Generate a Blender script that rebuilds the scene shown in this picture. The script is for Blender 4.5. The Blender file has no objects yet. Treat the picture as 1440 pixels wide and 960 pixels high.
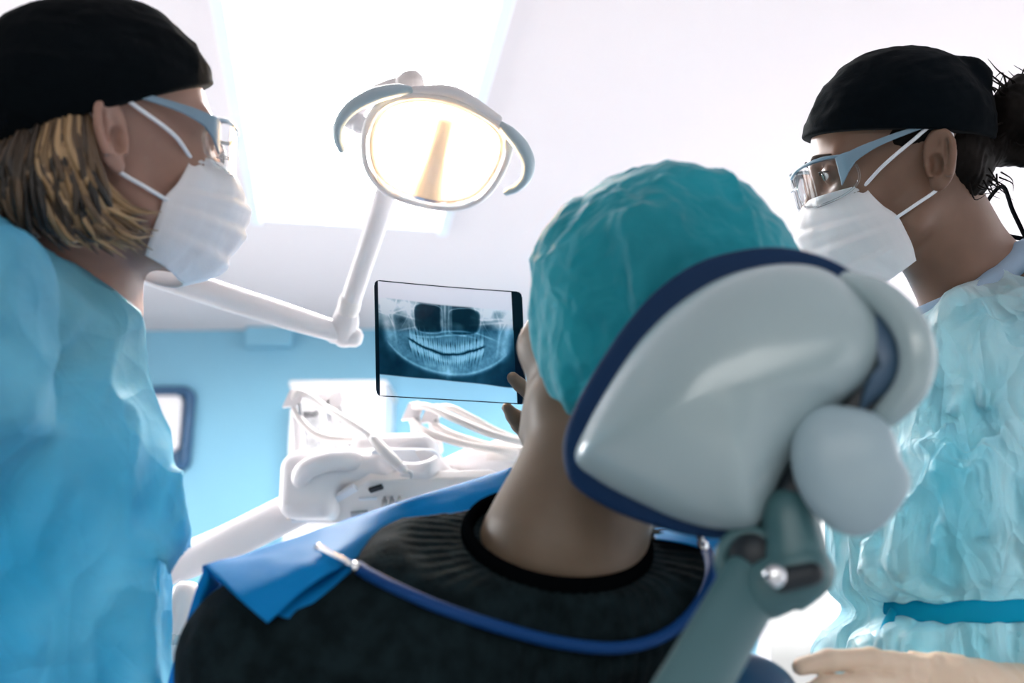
import bpy, math, random
import numpy as np
from mathutils import Vector, Matrix

# ---------------------------------------------------------------- camera, world, light
PITCH = math.radians(15.39); CAM = np.array([0.0, 0.0, 1.1]); FPX = 1500.0
CP, SP = math.cos(PITCH), math.sin(PITCH)
scene = bpy.context.scene
col = scene.collection
cd = bpy.data.cameras.new('camera'); cam = bpy.data.objects.new('camera', cd); col.objects.link(cam)
cam.location = CAM; cam.rotation_euler = (math.pi/2 + PITCH, 0, 0)
cd.sensor_width = 36; cd.lens = FPX/1440*36; cd.clip_start = .02
cd.dof.use_dof = True; cd.dof.focus_distance = 1.3; cd.dof.aperture_fstop = 3.0
scene.camera = cam
scene.view_settings.view_transform = 'Standard'; scene.view_settings.look = 'None'
scene.view_settings.gamma = 1; scene.view_settings.use_curve_mapping = False
scene.view_settings.exposure = 1.1
REAR_FILL, SKY_BRIGHT, SKY_COLOR = 1.0, 4.0, (1, .985, .965)
WINDOW_POWER = 45; PANEL_EMIT = 25; LAMP_EMIT = 14
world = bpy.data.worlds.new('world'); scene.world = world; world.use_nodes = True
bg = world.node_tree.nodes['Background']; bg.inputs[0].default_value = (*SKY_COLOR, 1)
# overcast sky, brighter beyond the far windows; its rear side is added fill
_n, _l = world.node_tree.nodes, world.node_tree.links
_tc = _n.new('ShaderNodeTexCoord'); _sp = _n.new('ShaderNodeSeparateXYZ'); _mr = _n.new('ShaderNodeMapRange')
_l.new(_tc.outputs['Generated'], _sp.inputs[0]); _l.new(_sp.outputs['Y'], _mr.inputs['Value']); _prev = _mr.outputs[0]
for _k, _v in (('From Min', .1), ('From Max', .8), ('To Min', REAR_FILL), ('To Max', SKY_BRIGHT)): _mr.inputs[_k].default_value = _v
for _ax, _a, _b, _c, _d in (('Z', -.02, .50, .16, 2.3), ('X', -.7, .5, 1.9, .25)):      # zenith and left bias added as directional fill from the open rear
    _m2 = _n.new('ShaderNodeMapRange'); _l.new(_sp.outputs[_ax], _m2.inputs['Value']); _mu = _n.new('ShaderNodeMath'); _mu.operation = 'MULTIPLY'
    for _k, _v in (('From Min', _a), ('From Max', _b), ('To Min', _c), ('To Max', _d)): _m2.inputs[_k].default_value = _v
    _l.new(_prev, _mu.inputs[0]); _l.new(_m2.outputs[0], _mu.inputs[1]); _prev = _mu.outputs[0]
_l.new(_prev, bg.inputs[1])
def area(name, loc, rot, sx, sy, power, color):
    l = bpy.data.lights.new(name, 'AREA'); l.shape = 'RECTANGLE'; l.size = sx; l.size_y = sy; l.energy = power; l.color = color
    o = bpy.data.objects.new(name, l); o.location = loc; o.rotation_euler = rot; col.objects.link(o); return o
# daylight coming in through the tall window in the far wall and the one in the wall on the right
area('window_daylight', (2.0, 4.98, 1.25), (math.radians(-90), 0, 0), 1.7, 2.3, WINDOW_POWER, (1, .98, 1))
area('side_window_daylight', (2.72, 2.3, 1.45), (0, math.radians(90), 0), 1.8, 2.2, WINDOW_POWER*.4, (1, .98, .98))
area('left_window_daylight', (-2.72, 2.9, 1.45), (0, math.radians(-90), 0), 1.8, 1.8, WINDOW_POWER*1.2, (.97, .98, 1))

# ---------------------------------------------------------------- helpers
def c2w(v):
    v = np.asarray(v, float)
    return np.stack([v[..., 0], v[..., 2]*CP - v[..., 1]*SP, v[..., 2]*SP + v[..., 1]*CP], -1)
def P(px, py, d):                       # a point seen at (px, py) at depth d metres
    return CAM + c2w(np.array([(px-720)/FPX*d, (480-py)/FPX*d, d]))
def ray(px, py):
    return c2w(np.array([(px-720)/FPX, (480-py)/FPX, 1.0]))
def on_z(px, py, z):
    r = ray(px, py); return CAM + r*(z-CAM[2])/r[2]
def on_plane(px, py, p0, n):
    r = ray(px, py); return CAM + r*(np.dot(p0-CAM, n)/np.dot(r, n))
def unit(v):
    v = np.asarray(v, float); return v/np.linalg.norm(v)
ORIG = {}
def thing(name, label, cat, loc, group=None):
    o = bpy.data.objects.new(name, None); col.objects.link(o); o.location = loc; o.empty_display_size = .05
    o['label'] = label; o['category'] = cat
    if group: o['group'] = group
    ORIG[o.name] = np.array(loc, float); return o
def obj(name, geo, m, parent=None, label=None, cat=None, kind=None, group=None, smooth=True, loc=None):
    v, f = geo
    v = np.asarray(v, float).reshape(-1, 3)
    org = ORIG[parent.name] if parent is not None else (np.array(loc, float) if loc is not None else np.zeros(3))
    me = bpy.data.meshes.new(name)
    if isinstance(f, np.ndarray):
        k = f.shape[1]; n = len(f)
        me.vertices.add(len(v)); me.vertices.foreach_set('co', (v-org).astype(np.float32).ravel())
        me.loops.add(n*k); me.loops.foreach_set('vertex_index', f.astype(np.int32).ravel())
        me.polygons.add(n); me.polygons.foreach_set('loop_start', np.arange(n, dtype=np.int32)*k)
        me.update(calc_edges=True); me.validate()
    else:
        me.from_pydata((v-org).tolist(), [], [tuple(int(i) for i in q) for q in f]); me.update()
    if smooth and len(me.polygons): me.polygons.foreach_set('use_smooth', [True]*len(me.polygons))
    o = bpy.data.objects.new(name, me); col.objects.link(o)
    if parent is not None: o.parent = parent
    else: o.location = org
    ORIG[o.name] = org
    if m is not None: me.materials.append(m)
    if label: o['label'] = label
    if cat: o['category'] = cat
    if kind: o['kind'] = kind
    if group: o['group'] = group
    return o
def join(*gs):
    V, Fc, n = [], [], 0
    for v, f in gs:
        v = np.asarray(v, float).reshape(-1, 3)
        V.append(v); Fc += [[int(i)+n for i in q] for q in f]; n += len(v)
    return np.concatenate(V), Fc
def fix(o):                             # outward normals
    import bmesh
    b = bmesh.new(); b.from_mesh(o.data); bmesh.ops.recalc_face_normals(b, faces=b.faces); b.to_mesh(o.data); b.free(); return o
def bevel(o, w=.004, seg=3):
    m = o.modifiers.new('bevel', 'BEVEL'); m.width = w; m.segments = seg; m.limit_method = 'ANGLE'; m.angle_limit = math.radians(40)
    o.data.polygons.foreach_set('use_smooth', [True]*len(o.data.polygons))
    wn = o.modifiers.new('wn', 'WEIGHTED_NORMAL'); wn.keep_sharp = False
    return o
def frame(z, xh=(1, 0, 0)):
    z = unit(z); x = np.asarray(xh, float); x = x - z*(x@z)
    if np.linalg.norm(x) < 1e-6: x = np.array([0, 1.0, 0]) - z*z[1]
    x = unit(x); return np.stack([x, np.cross(z, x), z], 1)
def box(c, half, R=None):
    c = np.asarray(c, float); s = np.array([[x, y, z] for x in (-1, 1) for y in (-1, 1) for z in (-1, 1)], float)*np.asarray(half)
    if R is not None: s = s @ np.asarray(R).T
    return c+s, [(0, 1, 3, 2), (4, 6, 7, 5), (0, 4, 5, 1), (2, 3, 7, 6), (0, 2, 6, 4), (1, 5, 7, 3)]
def boxab(a, b):
    a = np.minimum(a, b).astype(float) if False else np.minimum(np.array(a, float), np.array(b, float)); b2 = np.maximum(np.array(a), np.array(b, float))
    return box((a+b2)/2, (b2-a)/2)
def spline(pts, n, extra=None):
    pts = np.asarray(pts, float)
    if len(pts) == 2:
        t = np.linspace(0, 1, n)[:, None]; return pts[0]*(1-t)+pts[1]*t
    q = np.vstack([2*pts[0]-pts[1], pts, 2*pts[-1]-pts[-2]]); u = np.linspace(0, len(pts)-1, n)
    i = np.clip(u.astype(int), 0, len(pts)-2); t = (u-i)[:, None]
    a, b, c, d = q[i], q[i+1], q[i+2], q[i+3]
    return .5*((2*b)+(c-a)*t+(2*a-5*b+4*c-d)*t*t+(3*b-a-3*c+d)*t**3)
def tube(pts, r, n=24, seg=12, flat=None, up=(0, 0, 1), closed=False, cap=True):
    """sweep along pts; r scalar or list of radii (or pairs); flat scales the second axis"""
    pts = np.asarray(pts, float); r = np.asarray(r, float)
    if r.ndim == 0: r = np.full(len(pts), float(r))
    if closed:
        m = len(pts); pp = np.vstack([pts[-2:], pts, pts[:3]]); c = spline(pp, (len(pp)-1)*max(1, n//m)+1)
        k = max(1, n//m); c = c[2*k:(2+m)*k]; rr = np.full(len(c), r[0]) if np.allclose(r, r[0]) else np.interp(np.linspace(0, m, len(c), endpoint=False), np.arange(m+1), np.append(r, r[0]))
    else:
        c = spline(pts, n); rr = np.interp(np.linspace(0, len(pts)-1, n), np.arange(len(pts)), r)
    N = len(c)
    t = np.roll(c, -1, 0)-np.roll(c, 1, 0) if closed else np.gradient(c, axis=0)
    t /= np.maximum(np.linalg.norm(t, axis=1, keepdims=True), 1e-12)
    u = np.asarray(up, float); u0 = u - t[0]*(u@t[0])
    if np.linalg.norm(u0) < 1e-3: u0 = np.array([1.0, .3, 0]) - t[0]*(np.array([1.0, .3, 0])@t[0])
    fl = 1.0 if flat is None else flat
    a = np.linspace(0, 2*np.pi, seg, endpoint=False); V = []
    uu = unit(u0)
    for i in range(N):
        uu = unit(uu - t[i]*(uu@t[i])); s = np.cross(t[i], uu)
        V.append(c[i]+rr[i]*(np.cos(a)[:, None]*uu+fl*np.sin(a)[:, None]*s))
    V = np.concatenate(V); Fc = []
    M = N if closed else N-1
    for i in range(M):
        j = (i+1) % N
        for k in range(seg):
            l = (k+1) % seg; Fc.append((i*seg+k, i*seg+l, j*seg+l, j*seg+k))
    if cap and not closed:
        # rounded ends
        for e, s in ((0, -1), (N-1, 1)):
            base = len(V); ring = V[e*seg:(e+1)*seg]; prev = [e*seg+k for k in range(seg)]
            for q, (sc, of) in enumerate(((.86, .5), (.5, .85))):
                V = np.vstack([V, c[e]+(ring-c[e])*sc+t[e]*s*rr[e]*of*min(1, fl)]); cur = [base+q*seg+k for k in range(seg)]
                for k in range(seg):
                    l = (k+1) % seg; Fc.append((prev[k], prev[l], cur[l], cur[k]) if s > 0 else (prev[l], prev[k], cur[k], cur[l]))
                prev = cur
            Fc.append(tuple(prev) if s > 0 else tuple(prev[::-1]))
    return V, Fc
def lathe(prof, origin, R=None, seg=32):
    """prof: (radius, height) list revolved about the local z axis"""
    R = np.eye(3) if R is None else np.asarray(R); prof = np.asarray(prof, float)
    a = np.linspace(0, 2*np.pi, seg, endpoint=False); V = []
    for r, h in prof: V.append(np.stack([r*np.cos(a), r*np.sin(a), np.full(seg, h)], 1))
    V = np.concatenate(V) @ R.T + np.asarray(origin); Fc = []
    for i in range(len(prof)-1):
        for k in range(seg):
            l = (k+1) % seg; Fc.append((i*seg+k, i*seg+l, (i+1)*seg+l, (i+1)*seg+k))
    Fc.append(tuple(range(seg))[::-1]); Fc.append(tuple(range((len(prof)-1)*seg, len(prof)*seg)))
    return V, Fc
def pillow(outline, n, h, back, rings=14, p=2.2, closed_n=96, edge=.35):
    """closed outline (3-D points near a plane) inflated by h along n, by back on the far side"""
    o = np.asarray(outline, float); m = len(o); pp = np.vstack([o[-2:], o, o[:3]])
    k = max(2, closed_n//m); c = spline(pp, (len(pp)-1)*k+1)[2*k:(2+m)*k]; ctr = c.mean(0); N = len(c); V = []
    ts = np.linspace(0, 1, rings+1)[:-1]**1.6
    for s, hh in ((1, h), (-1, back)):
        for q, t in enumerate(ts):
            if s < 0 and q == 0: continue
            V.append(ctr+(c-ctr)*(1-t)+s*hh*(1-(1-t)**p)**(1/p)*np.asarray(n))
    V = np.concatenate(V); a = len(V); V = np.vstack([V, ctr+h*np.asarray(n), ctr-back*np.asarray(n)]); Fc = []
    def ring(s, q): return q*N if (s > 0 or q == 0) else (rings+q-1)*N
    for s in (1, -1):
        for q in range(rings-1):
            A, B = ring(s, q), ring(s, q+1)
            for i in range(N):
                j = (i+1) % N; Fc.append((A+i, A+j, B+j, B+i) if s > 0 else (A+j, A+i, B+i, B+j))
        A = ring(s, rings-1)
        for i in range(N):
            j = (i+1) % N; Fc.append((A+i, A+j, a) if s > 0 else (A+j, A+i, a+1))
    return V, Fc
def prism(outline, n, t):
    """closed outline extruded by t along n"""
    o = np.asarray(outline, float); N = len(o)
    return np.vstack([o, o+np.asarray(n)*t]), [tuple(range(N))[::-1], tuple(range(N, 2*N))]+[(i, (i+1) % N, N+(i+1) % N, N+i) for i in range(N)]
def smoothloop(pts, k):
    o = np.asarray(pts, float); m = len(o); pp = np.vstack([o[-2:], o, o[:3]])
    return spline(pp, (len(pp)-1)*k+1)[2*k:(2+m)*k]
def sheet(rows, nu, nv, thick, wob=0, seed=0):
    """cloth sheet through a grid of control points rows[v][u]"""
    G = np.asarray(rows, float)
    A = np.stack([spline(G[i], nu) for i in range(len(G))]); S = np.stack([spline(A[:, j], nv) for j in range(nu)], 1)
    du = np.gradient(S, axis=1); dv = np.gradient(S, axis=0); n = np.cross(du, dv); n /= np.maximum(np.linalg.norm(n, axis=2, keepdims=True), 1e-9)
    if wob: S = S+n*(wob*(fbm(S.reshape(-1, 3)*14+seed, 3).reshape(nv, nu)))[..., None]
    T = S-n*thick; V = np.concatenate([S.reshape(-1, 3), T.reshape(-1, 3)]); Fc = []; M = nu*nv
    for i in range(nv-1):
        for j in range(nu-1):
            a, b, c, d = i*nu+j, i*nu+j+1, (i+1)*nu+j+1, (i+1)*nu+j
            Fc.append((a, b, c, d)); Fc.append((M+d, M+c, M+b, M+a))
    loop = [j for j in range(nu)]+[i*nu+nu-1 for i in range(1, nv)]+[(nv-1)*nu+j for j in range(nu-2, -1, -1)]+[i*nu for i in range(nv-2, 0, -1)]
    for q in range(len(loop)):
        a, b = loop[q], loop[(q+1) % len(loop)]; Fc.append((b, a, M+a, M+b))
    return V, Fc

# ---- noise and implicit surfaces
def _hash(i, j, k):
    h = (i*374761393+j*668265263+k*2147483647) & 0xffffffff
    h = ((h ^ (h >> 13))*1274126177) & 0xffffffff
    return ((h ^ (h >> 16)) & 0xffff)/32767.5-1
def noise(p):
    p = np.asarray(p, float); f = np.floor(p); i = f.astype(np.int64); t = p-f; t = t*t*t*(t*(t*6-15)+10); r = 0
    for a in (0, 1):
        for b in (0, 1):
            for c in (0, 1):
                w = (t[:, 0] if a else 1-t[:, 0])*(t[:, 1] if b else 1-t[:, 1])*(t[:, 2] if c else 1-t[:, 2])
                r = r+w*_hash(i[:, 0]+a, i[:, 1]+b, i[:, 2]+c)
    return r
def fbm(p, o=3):
    r = 0; a = 1
    for k in range(o): r = r+a*noise(p*2**k+k*17.3); a *= .5
    return r
def ridge(p, o=3):
    r = 0; a = 1
    for k in range(o): r = r+a*(1-2*np.abs(noise(p*2**k+k*11.7))); a *= .5
    return r
def ell(p, c, r, R=None):
    q = p-np.asarray(c)
    if R is not None: q = q @ np.asarray(R)
    r = np.asarray(r, float); k0 = np.linalg.norm(q/r, axis=1); k1 = np.linalg.norm(q/(r*r), axis=1)
    return np.where(k1 < 1e-9, -r.min(), k0*(k0-1)/np.maximum(k1, 1e-9))
def cone(p, a, b, ra, rb):
    a = np.asarray(a, float); b = np.asarray(b, float); ab = b-a; q = p-a
    t = np.clip(q@ab/(ab@ab), 0, 1); return np.linalg.norm(q-t[:, None]*ab, axis=1)-(ra+(rb-ra)*t)
def econe(p, a, b, ra, rb, R, sq):      # cone squashed along the axes of R by sq
    q = (p-np.asarray(a)) @ R / np.asarray(sq); bb = (np.asarray(b)-np.asarray(a)) @ R / np.asarray(sq)
    return cone(q, np.zeros(3), bb, ra, rb)*min(sq)
def smin(a, b, k):
    h = np.clip(.5+.5*(b-a)/k, 0, 1); return b+(a-b)*h-k*h*(1-h)
def smax(a, b, k): return -smin(-a, -b, k)
def polyc(p, pts, rs, k=.0):
    d = None
    for i in range(len(pts)-1):
        e = cone(p, pts[i], pts[i+1], rs[i], rs[i+1]); d = e if d is None else (smin(d, e, k) if k else np.minimum(d, e))
    return d
def mesh_sdf(f, lo, hi, h, margin=1.6):
    B = 8; lo = np.asarray(lo, float); nb = np.ceil((np.asarray(hi)-lo)/(h*B)).astype(int)
    g = np.stack(np.meshgrid(*[np.arange(n) for n in nb], indexing='ij'), -1).reshape(-1, 3)
    d = f(lo+(g+.5)*h*B); g = g[np.abs(d) < h*B*.87*margin]
    o9 = np.stack(np.meshgrid(*[np.arange(B+1)]*3, indexing='ij'), -1).reshape(-1, 3)
    ids, vs = [], []
    for s in range(0, len(g), 400):
        q = g[s:s+400]; pts = lo+(q[:, None]*B+o9[None])*h
        v = f(pts.reshape(-1, 3)).reshape(len(q), B+1, B+1, B+1)
        c8 = np.stack([v[:, a:B+a, b:B+b, c:B+c] for a in (0, 1) for b in (0, 1) for c in (0, 1)], -1)
        neg = c8 < 0; act = neg.any(-1) & ~neg.all(-1); w = np.argwhere(act)
        ids.append(q[w[:, 0]]*B+w[:, 1:]); vs.append(c8[act])
    ids = np.concatenate(ids); vs = np.concatenate(vs); n = nb*B+2
    key = (ids[:, 0]*n[1]+ids[:, 1])*n[2]+ids[:, 2]; od = np.argsort(key); key, ids, vs = key[od], ids[od], vs[od]
    cr = np.array([(a, b, c) for a in (0, 1) for b in (0, 1) for c in (0, 1)], float)
    acc = np.zeros((len(ids), 3)); cnt = np.zeros(len(ids))
    for i in range(8):
        for b in (1, 2, 4):
            j = i | b
            if j == i: continue
            x = (vs[:, i] < 0) != (vs[:, j] < 0); t = vs[:, i]/np.where(x, vs[:, i]-vs[:, j], 1)
            acc[x] += (cr[i]+(cr[j]-cr[i])*t[:, None])[x]; cnt[x] += 1
    V = lo+(ids+acc/cnt[:, None])*h
    st = (n[1]*n[2], n[2], 1); Q = []
    for ax in range(3):
        e = (4, 2, 1)[ax]; s0 = vs[:, 0] < 0; s1 = vs[:, e] < 0; b, c = [st[k] for k in range(3) if k != ax]
        for m, flip in ((s0 & ~s1, 0), (~s0 & s1, 1)):
            k0 = key[m]; idx = [np.searchsorted(key, k0-o) for o in (0, b, b+c, c)]
            ok = np.ones(len(k0), bool)
            for i, o in zip(idx, (0, b, b+c, c)): ok &= (i < len(key)) & (key[np.minimum(i, len(key)-1)] == k0-o)
            q = np.stack(idx, 1)[ok]
            if flip ^ (ax == 1): q = q[:, ::-1]
            Q.append(q)
    return V, np.concatenate(Q)
def hit(f, px, py, t0=.3, off=0.0):     # where the ray through (px, py) meets the surface f = 0
    r = ray(px, py); t = t0
    for _ in range(160):
        d = float(f((CAM+r*t)[None])[0])-off
        t += d*.7
        if abs(d) < 2e-4: break
        if t > 4: return None
    return CAM+r*t

# ---------------------------------------------------------------- materials
def mat(name, c, rough=.5, spec=.5, metal=0, bump=None, var=None, sheen=0, sss=0, trans=0, emit=None, alpha=1, coat=0, stretch=(1, 1, 1), c2=None, attr=None, tcol=None, crumple=None):
    m = bpy.data.materials.new(name); m.use_nodes = True; nt = m.node_tree; N = nt.nodes; L = nt.links
    b = N['Principled BSDF']; out = N['Material Output']; I = b.inputs
    I['Base Color'].default_value = (*c, 1); I['Roughness'].default_value = rough; I['Metallic'].default_value = metal
    I['Specular IOR Level'].default_value = spec
    if sheen: I['Sheen Weight'].default_value = sheen; I['Sheen Roughness'].default_value = .4; I['Sheen Tint'].default_value = (1, 1, 1, 1)
    if sss: I['Subsurface Weight'].default_value = sss; I['Subsurface Radius'].default_value = (.012, .005, .003); I['Subsurface Scale'].default_value = 1
    if coat: I['Coat Weight'].default_value = coat; I['Coat Roughness'].default_value = .08
    if emit: I['Emission Color'].default_value = (*emit[0], 1); I['Emission Strength'].default_value = emit[1]
    tc = N.new('ShaderNodeTexCoord'); mp = N.new('ShaderNodeMapping'); L.new(tc.outputs['Object'], mp.inputs[0]); mp.inputs['Scale'].default_value = stretch
    colsock = None
    if attr:
        an = N.new('ShaderNodeAttribute'); an.attribute_name = attr; colsock = an.outputs['Color']
    elif var or c2:
        nz = N.new('ShaderNodeTexNoise'); nz.inputs['Scale'].default_value = var[0]; nz.inputs['Detail'].default_value = 6
        L.new(mp.outputs[0], nz.inputs['Vector'])
        rp = N.new('ShaderNodeValToRGB'); rp.color_ramp.elements[0].position = .35; rp.color_ramp.elements[1].position = .65
        k = var[1]; ca = c if c2 else tuple(x*(1-k) for x in c); cb = c2 if c2 else tuple(min(1, x*(1+k)) for x in c)
        rp.color_ramp.elements[0].color = (*ca, 1); rp.color_ramp.elements[1].color = (*cb, 1)
        L.new(nz.outputs[0], rp.inputs[0]); colsock = rp.outputs[0]
    if colsock: L.new(colsock, I['Base Color'])
    nrm = None
    if bump:
        nb = N.new('ShaderNodeTexNoise'); nb.inputs['Scale'].default_value = bump[0]; nb.inputs['Detail'].default_value = 5; L.new(mp.outputs[0], nb.inputs['Vector'])
        bn = N.new('ShaderNodeBump'); bn.inputs['Strength'].default_value = bump[1]; bn.inputs['Distance'].default_value = bump[2] if len(bump) > 2 else .002
        L.new(nb.outputs[0], bn.inputs['Height']); nrm = bn.outputs[0]
        if crumple:                                   # sharp creases of crumpled nonwoven cloth
            wz = N.new('ShaderNodeTexNoise'); wz.inputs['Scale'].default_value = crumple[0]*.7; L.new(mp.outputs[0], wz.inputs['Vector'])
            va = N.new('ShaderNodeMixRGB'); va.blend_type = 'ADD'; va.inputs[0].default_value = .12; L.new(mp.outputs[0], va.inputs[1]); L.new(wz.outputs['Color'], va.inputs[2])
            vo = N.new('ShaderNodeTexVoronoi'); vo.feature = 'F1'; vo.distance = 'EUCLIDEAN'; vo.inputs['Scale'].default_value = crumple[0]; vo.inputs['Detail'].default_value = 2.5; L.new(va.outputs[0], vo.inputs['Vector'])
            b2 = N.new('ShaderNodeBump'); b2.inputs['Strength'].default_value = crumple[1]; b2.inputs['Distance'].default_value = crumple[2]
            L.new(vo.outputs['Distance'], b2.inputs['Height']); L.new(bn.outputs[0], b2.inputs['Normal']); nrm = b2.outputs[0]
        L.new(nrm, I['Normal'])
    if trans:
        t = N.new('ShaderNodeBsdfTranslucent'); t.inputs[0].default_value = (*(tcol or [min(1, x*1.15) for x in c]), 1)
        if colsock and not tcol: L.new(colsock, t.inputs[0])
        if nrm: L.new(nrm, t.inputs['Normal'])
        mx = N.new('ShaderNodeMixShader'); mx.inputs[0].default_value = trans
        L.new(b.outputs[0], mx.inputs[1]); L.new(t.outputs[0], mx.inputs[2]); L.new(mx.outputs[0], out.inputs[0])
    return m
def clear(name, tint=(1, 1, 1), gloss=.12, attr=None):
    m = bpy.data.materials.new(name); m.use_nodes = True; nt = m.node_tree; N = nt.nodes; L = nt.links; N.remove(N['Principled BSDF'])
    t = N.new('ShaderNodeBsdfTransparent'); t.inputs[0].default_value = (*tint, 1); g = N.new('ShaderNodeBsdfGlossy'); g.inputs['Roughness'].default_value = .05
    fr = N.new('ShaderNodeFresnel'); fr.inputs[0].default_value = 1.45
    mx = N.new('ShaderNodeMixShader'); L.new(t.outputs[0], mx.inputs[1]); L.new(g.outputs[0], mx.inputs[2])
    ml = N.new('ShaderNodeMath'); ml.operation = 'MULTIPLY'; ml.inputs[1].default_value = gloss*8; L.new(fr.outputs[0], ml.inputs[0]); L.new(ml.outputs[0], mx.inputs[0])
    if attr:
        a = N.new('ShaderNodeAttribute'); a.attribute_name = attr; L.new(a.outputs['Color'], t.inputs[0])
    L.new(mx.outputs[0], N['Material Output'].inputs[0]); return m
def emission(name, c, s):
    m = bpy.data.materials.new(name); m.use_nodes = True; nt = m.node_tree; N = nt.nodes; N.remove(N['Principled BSDF'])
    e = N.new('ShaderNodeEmission'); e.inputs[0].default_value = (*c, 1); e.inputs[1].default_value = s; nt.links.new(e.outputs[0], N['Material Output'].inputs[0]); return m
M = {}
M['ceiling'] = mat('ceiling_paint', (.73, .665, .665), .9, .1, bump=(60, .05))
M['blue_wall'] = mat('blue_wall_paint', (.25, .53, .69), .75, .25, bump=(90, .06), var=(1.2, .03))
M['white_wall'] = mat('white_wall_paint', (.85, .85, .88), .85, .2, bump=(90, .05))
M['floor'] = mat('grey_floor', (.30, .31, .33), .4, .4, var=(3, .04))
M['white_plastic'] = mat('white_plastic', (.74, .70, .705), .28, .5, bump=(40, .02))
M['cream_plastic'] = mat('cream_plastic', (.72, .67, .645), .35, .5)
M['hose'] = mat('hose_rubber', (.70, .65, .625), .45, .4)
M['shell'] = mat('headrest_shell_plastic', (.32, .42, .445), .22, .55, coat=.3)
M['knob'] = mat('grey_knob_plastic', (.30, .41, .465), .38, .5)
M['blue_pad'] = mat('navy_upholstery', (.001, .022, .075), .6, .2, bump=(160, .06))
M['blue_pad2'] = mat('blue_upholstery', (.003, .055, .13), .42, .5, bump=(160, .06))
M['dark_gap'] = mat('dark_hinge_rubber', (.008, .014, .02), .5, .4)
M['strut'] = mat('grey_strut_paint', (.042, .115, .13), .42, .5, bump=(120, .03))
M['bracket_blue'] = mat('slate_bracket_paint', (.045, .095, .16), .4, .5)
M['chrome'] = mat('chrome', (.8, .82, .85), .14, .5, 1)
M['grey_handle'] = mat('grey_handle_plastic', (.36, .45, .50), .4, .5)
M['temple'] = mat('grey_spectacle_plastic', (.17, .27, .35), .35, .5)
M['black_metal'] = mat('black_metal', (.012, .014, .016), .4, .5)
M['grey_metal'] = mat('grey_metal', (.45, .45, .46), .35, .5, .6)
M['skin_fair'] = mat('fair_skin', (.33, .19, .145), .48, .4, sss=.25, var=(25, .06), bump=(260, .08, .001))
M['skin_tan'] = mat('tan_skin', (.185, .102, .068), .46, .4, sss=.22, var=(25, .07), bump=(260, .08, .001))
M['skin_pat'] = mat('warm_skin', (.125, .090, .062), .5, .35, sss=.22, var=(25, .07), bump=(220, .1, .001))
M['black_cloth'] = mat('black_cotton', (.002, .004, .006), .95, .05, sheen=.03, bump=(320, .3, .001), var=(9, .2))
M['black_cloth2'] = mat('charcoal_cotton', (.002, .0035, .005), .95, .05, sheen=.03, bump=(320, .3, .001), var=(9, .2))
M['gown'] = mat('cyan_gown_nonwoven', (.0, .155, .315), .55, .12, sheen=.05, bump=(55, .35, .004), trans=.42, tcol=(.06, .61, .83), crumple=(3.2, .85, .09), var=(2.6, .12), c2=(.32, .71, .81))
M['gown2'] = mat('pale_cyan_gown_nonwoven', (.05, .42, .58), .40, .5, sheen=.5, bump=(60, .4, .004), trans=.42, tcol=(.45, .84, .91), crumple=(9, 1.0, .06), var=(7, .12), c2=(.80, .90, .91), stretch=(1, 1, .45))
M['teal'] = mat('teal_nonwoven', (.010, .33, .41), .65, .3, sheen=.3, bump=(90, .4, .002), trans=.30, crumple=(16, .35, .02), var=(9, .15))
M['mask'] = mat('white_mask_nonwoven', (.92, .92, .95), .7, .3, sheen=.2, bump=(420, .2, .001), trans=.35)
M['strap'] = mat('white_elastic', (.80, .83, .88), .7, .3)
M['undershirt'] = mat('pale_grey_cotton', (.28, .38, .50), .8, .2, bump=(300, .2, .001))
M['tie'] = mat('cyan_tie_nonwoven', (.0, .30, .50), .6, .1, bump=(60, .3, .003))
M['glove'] = mat('cream_latex', (.68, .54, .41), .5, .4, sss=.15, bump=(70, .25, .002))
M['sweater'] = mat('charcoal_knit', (.006, .012, .0145), .95, .05, sheen=.05, bump=(330, .7, .002), var=(60, .35))
M['collar_black'] = mat('black_jersey', (.0015, .002, .0025), 1, 0)
M['bib_out'] = mat('bright_blue_bib', (.0, .23, .58), .6, .15, trans=.25, bump=(120, .15, .002))
M['cord'] = mat('blue_silicone', (.001, .04, .16), .6, .2)
M['trousers'] = mat('dark_denim', (.02, .03, .06), .9, .2)
M['scrubs'] = mat('pale_scrub_cotton', (.35, .5, .6), .85, .2)
M['shoe'] = mat('white_clog', (.75, .75, .75), .5, .4)
M['hair'] = mat('streaked_hair', (.1, .06, .03), .42, .5, attr='Col')
M['dark_hair'] = mat('dark_hair', (.006, .0045, .004), .7, .1, var=(40, .5))
M['eye'] = mat('eye_white', (.72, .70, .68), .15, .6)
M['iris'] = mat('green_iris', (.05, .10, .09), .15, .6)
M['brow'] = mat('brow_hair', (.02, .012, .008), .7, .2)
M['lens'] = clear('clear_polycarbonate', (.95, .97, .98), .11)
M['glass'] = clear('window_glass', (.98, .99, 1), .08)
M['lamp_glass'] = clear('lamp_cover', (1, .97, .92), .10)
M['film'] = clear('radiograph_film', (1, 1, 1), .035, 'Col')
M['panel_emit'] = emission('ceiling_diffuser', (1, .985, .98), PANEL_EMIT)
M['lamp_emit'] = emission('lamp_bulb', (1, .72, .42), LAMP_EMIT)
M['reflector'] = mat('faceted_reflector', (.95, .86, .72), .3, .5, .5, bump=(35, .3, .004))
M['louver'] = mat('beige_louver', (.75, .66, .5), .5, .4)
M['frame_grey'] = mat('pale_aluminium', (.74, .76, .81), .45, .4, .1)
M['frame_white'] = mat('white_frame_paint', (.86, .85, .88), .4, .4)
M['navy_plastic'] = mat('navy_dispenser_plastic', (.02, .09, .20), .35, .5)
M['paper'] = mat('white_paper', (.92, .90, .92), .85, .1)

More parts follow.
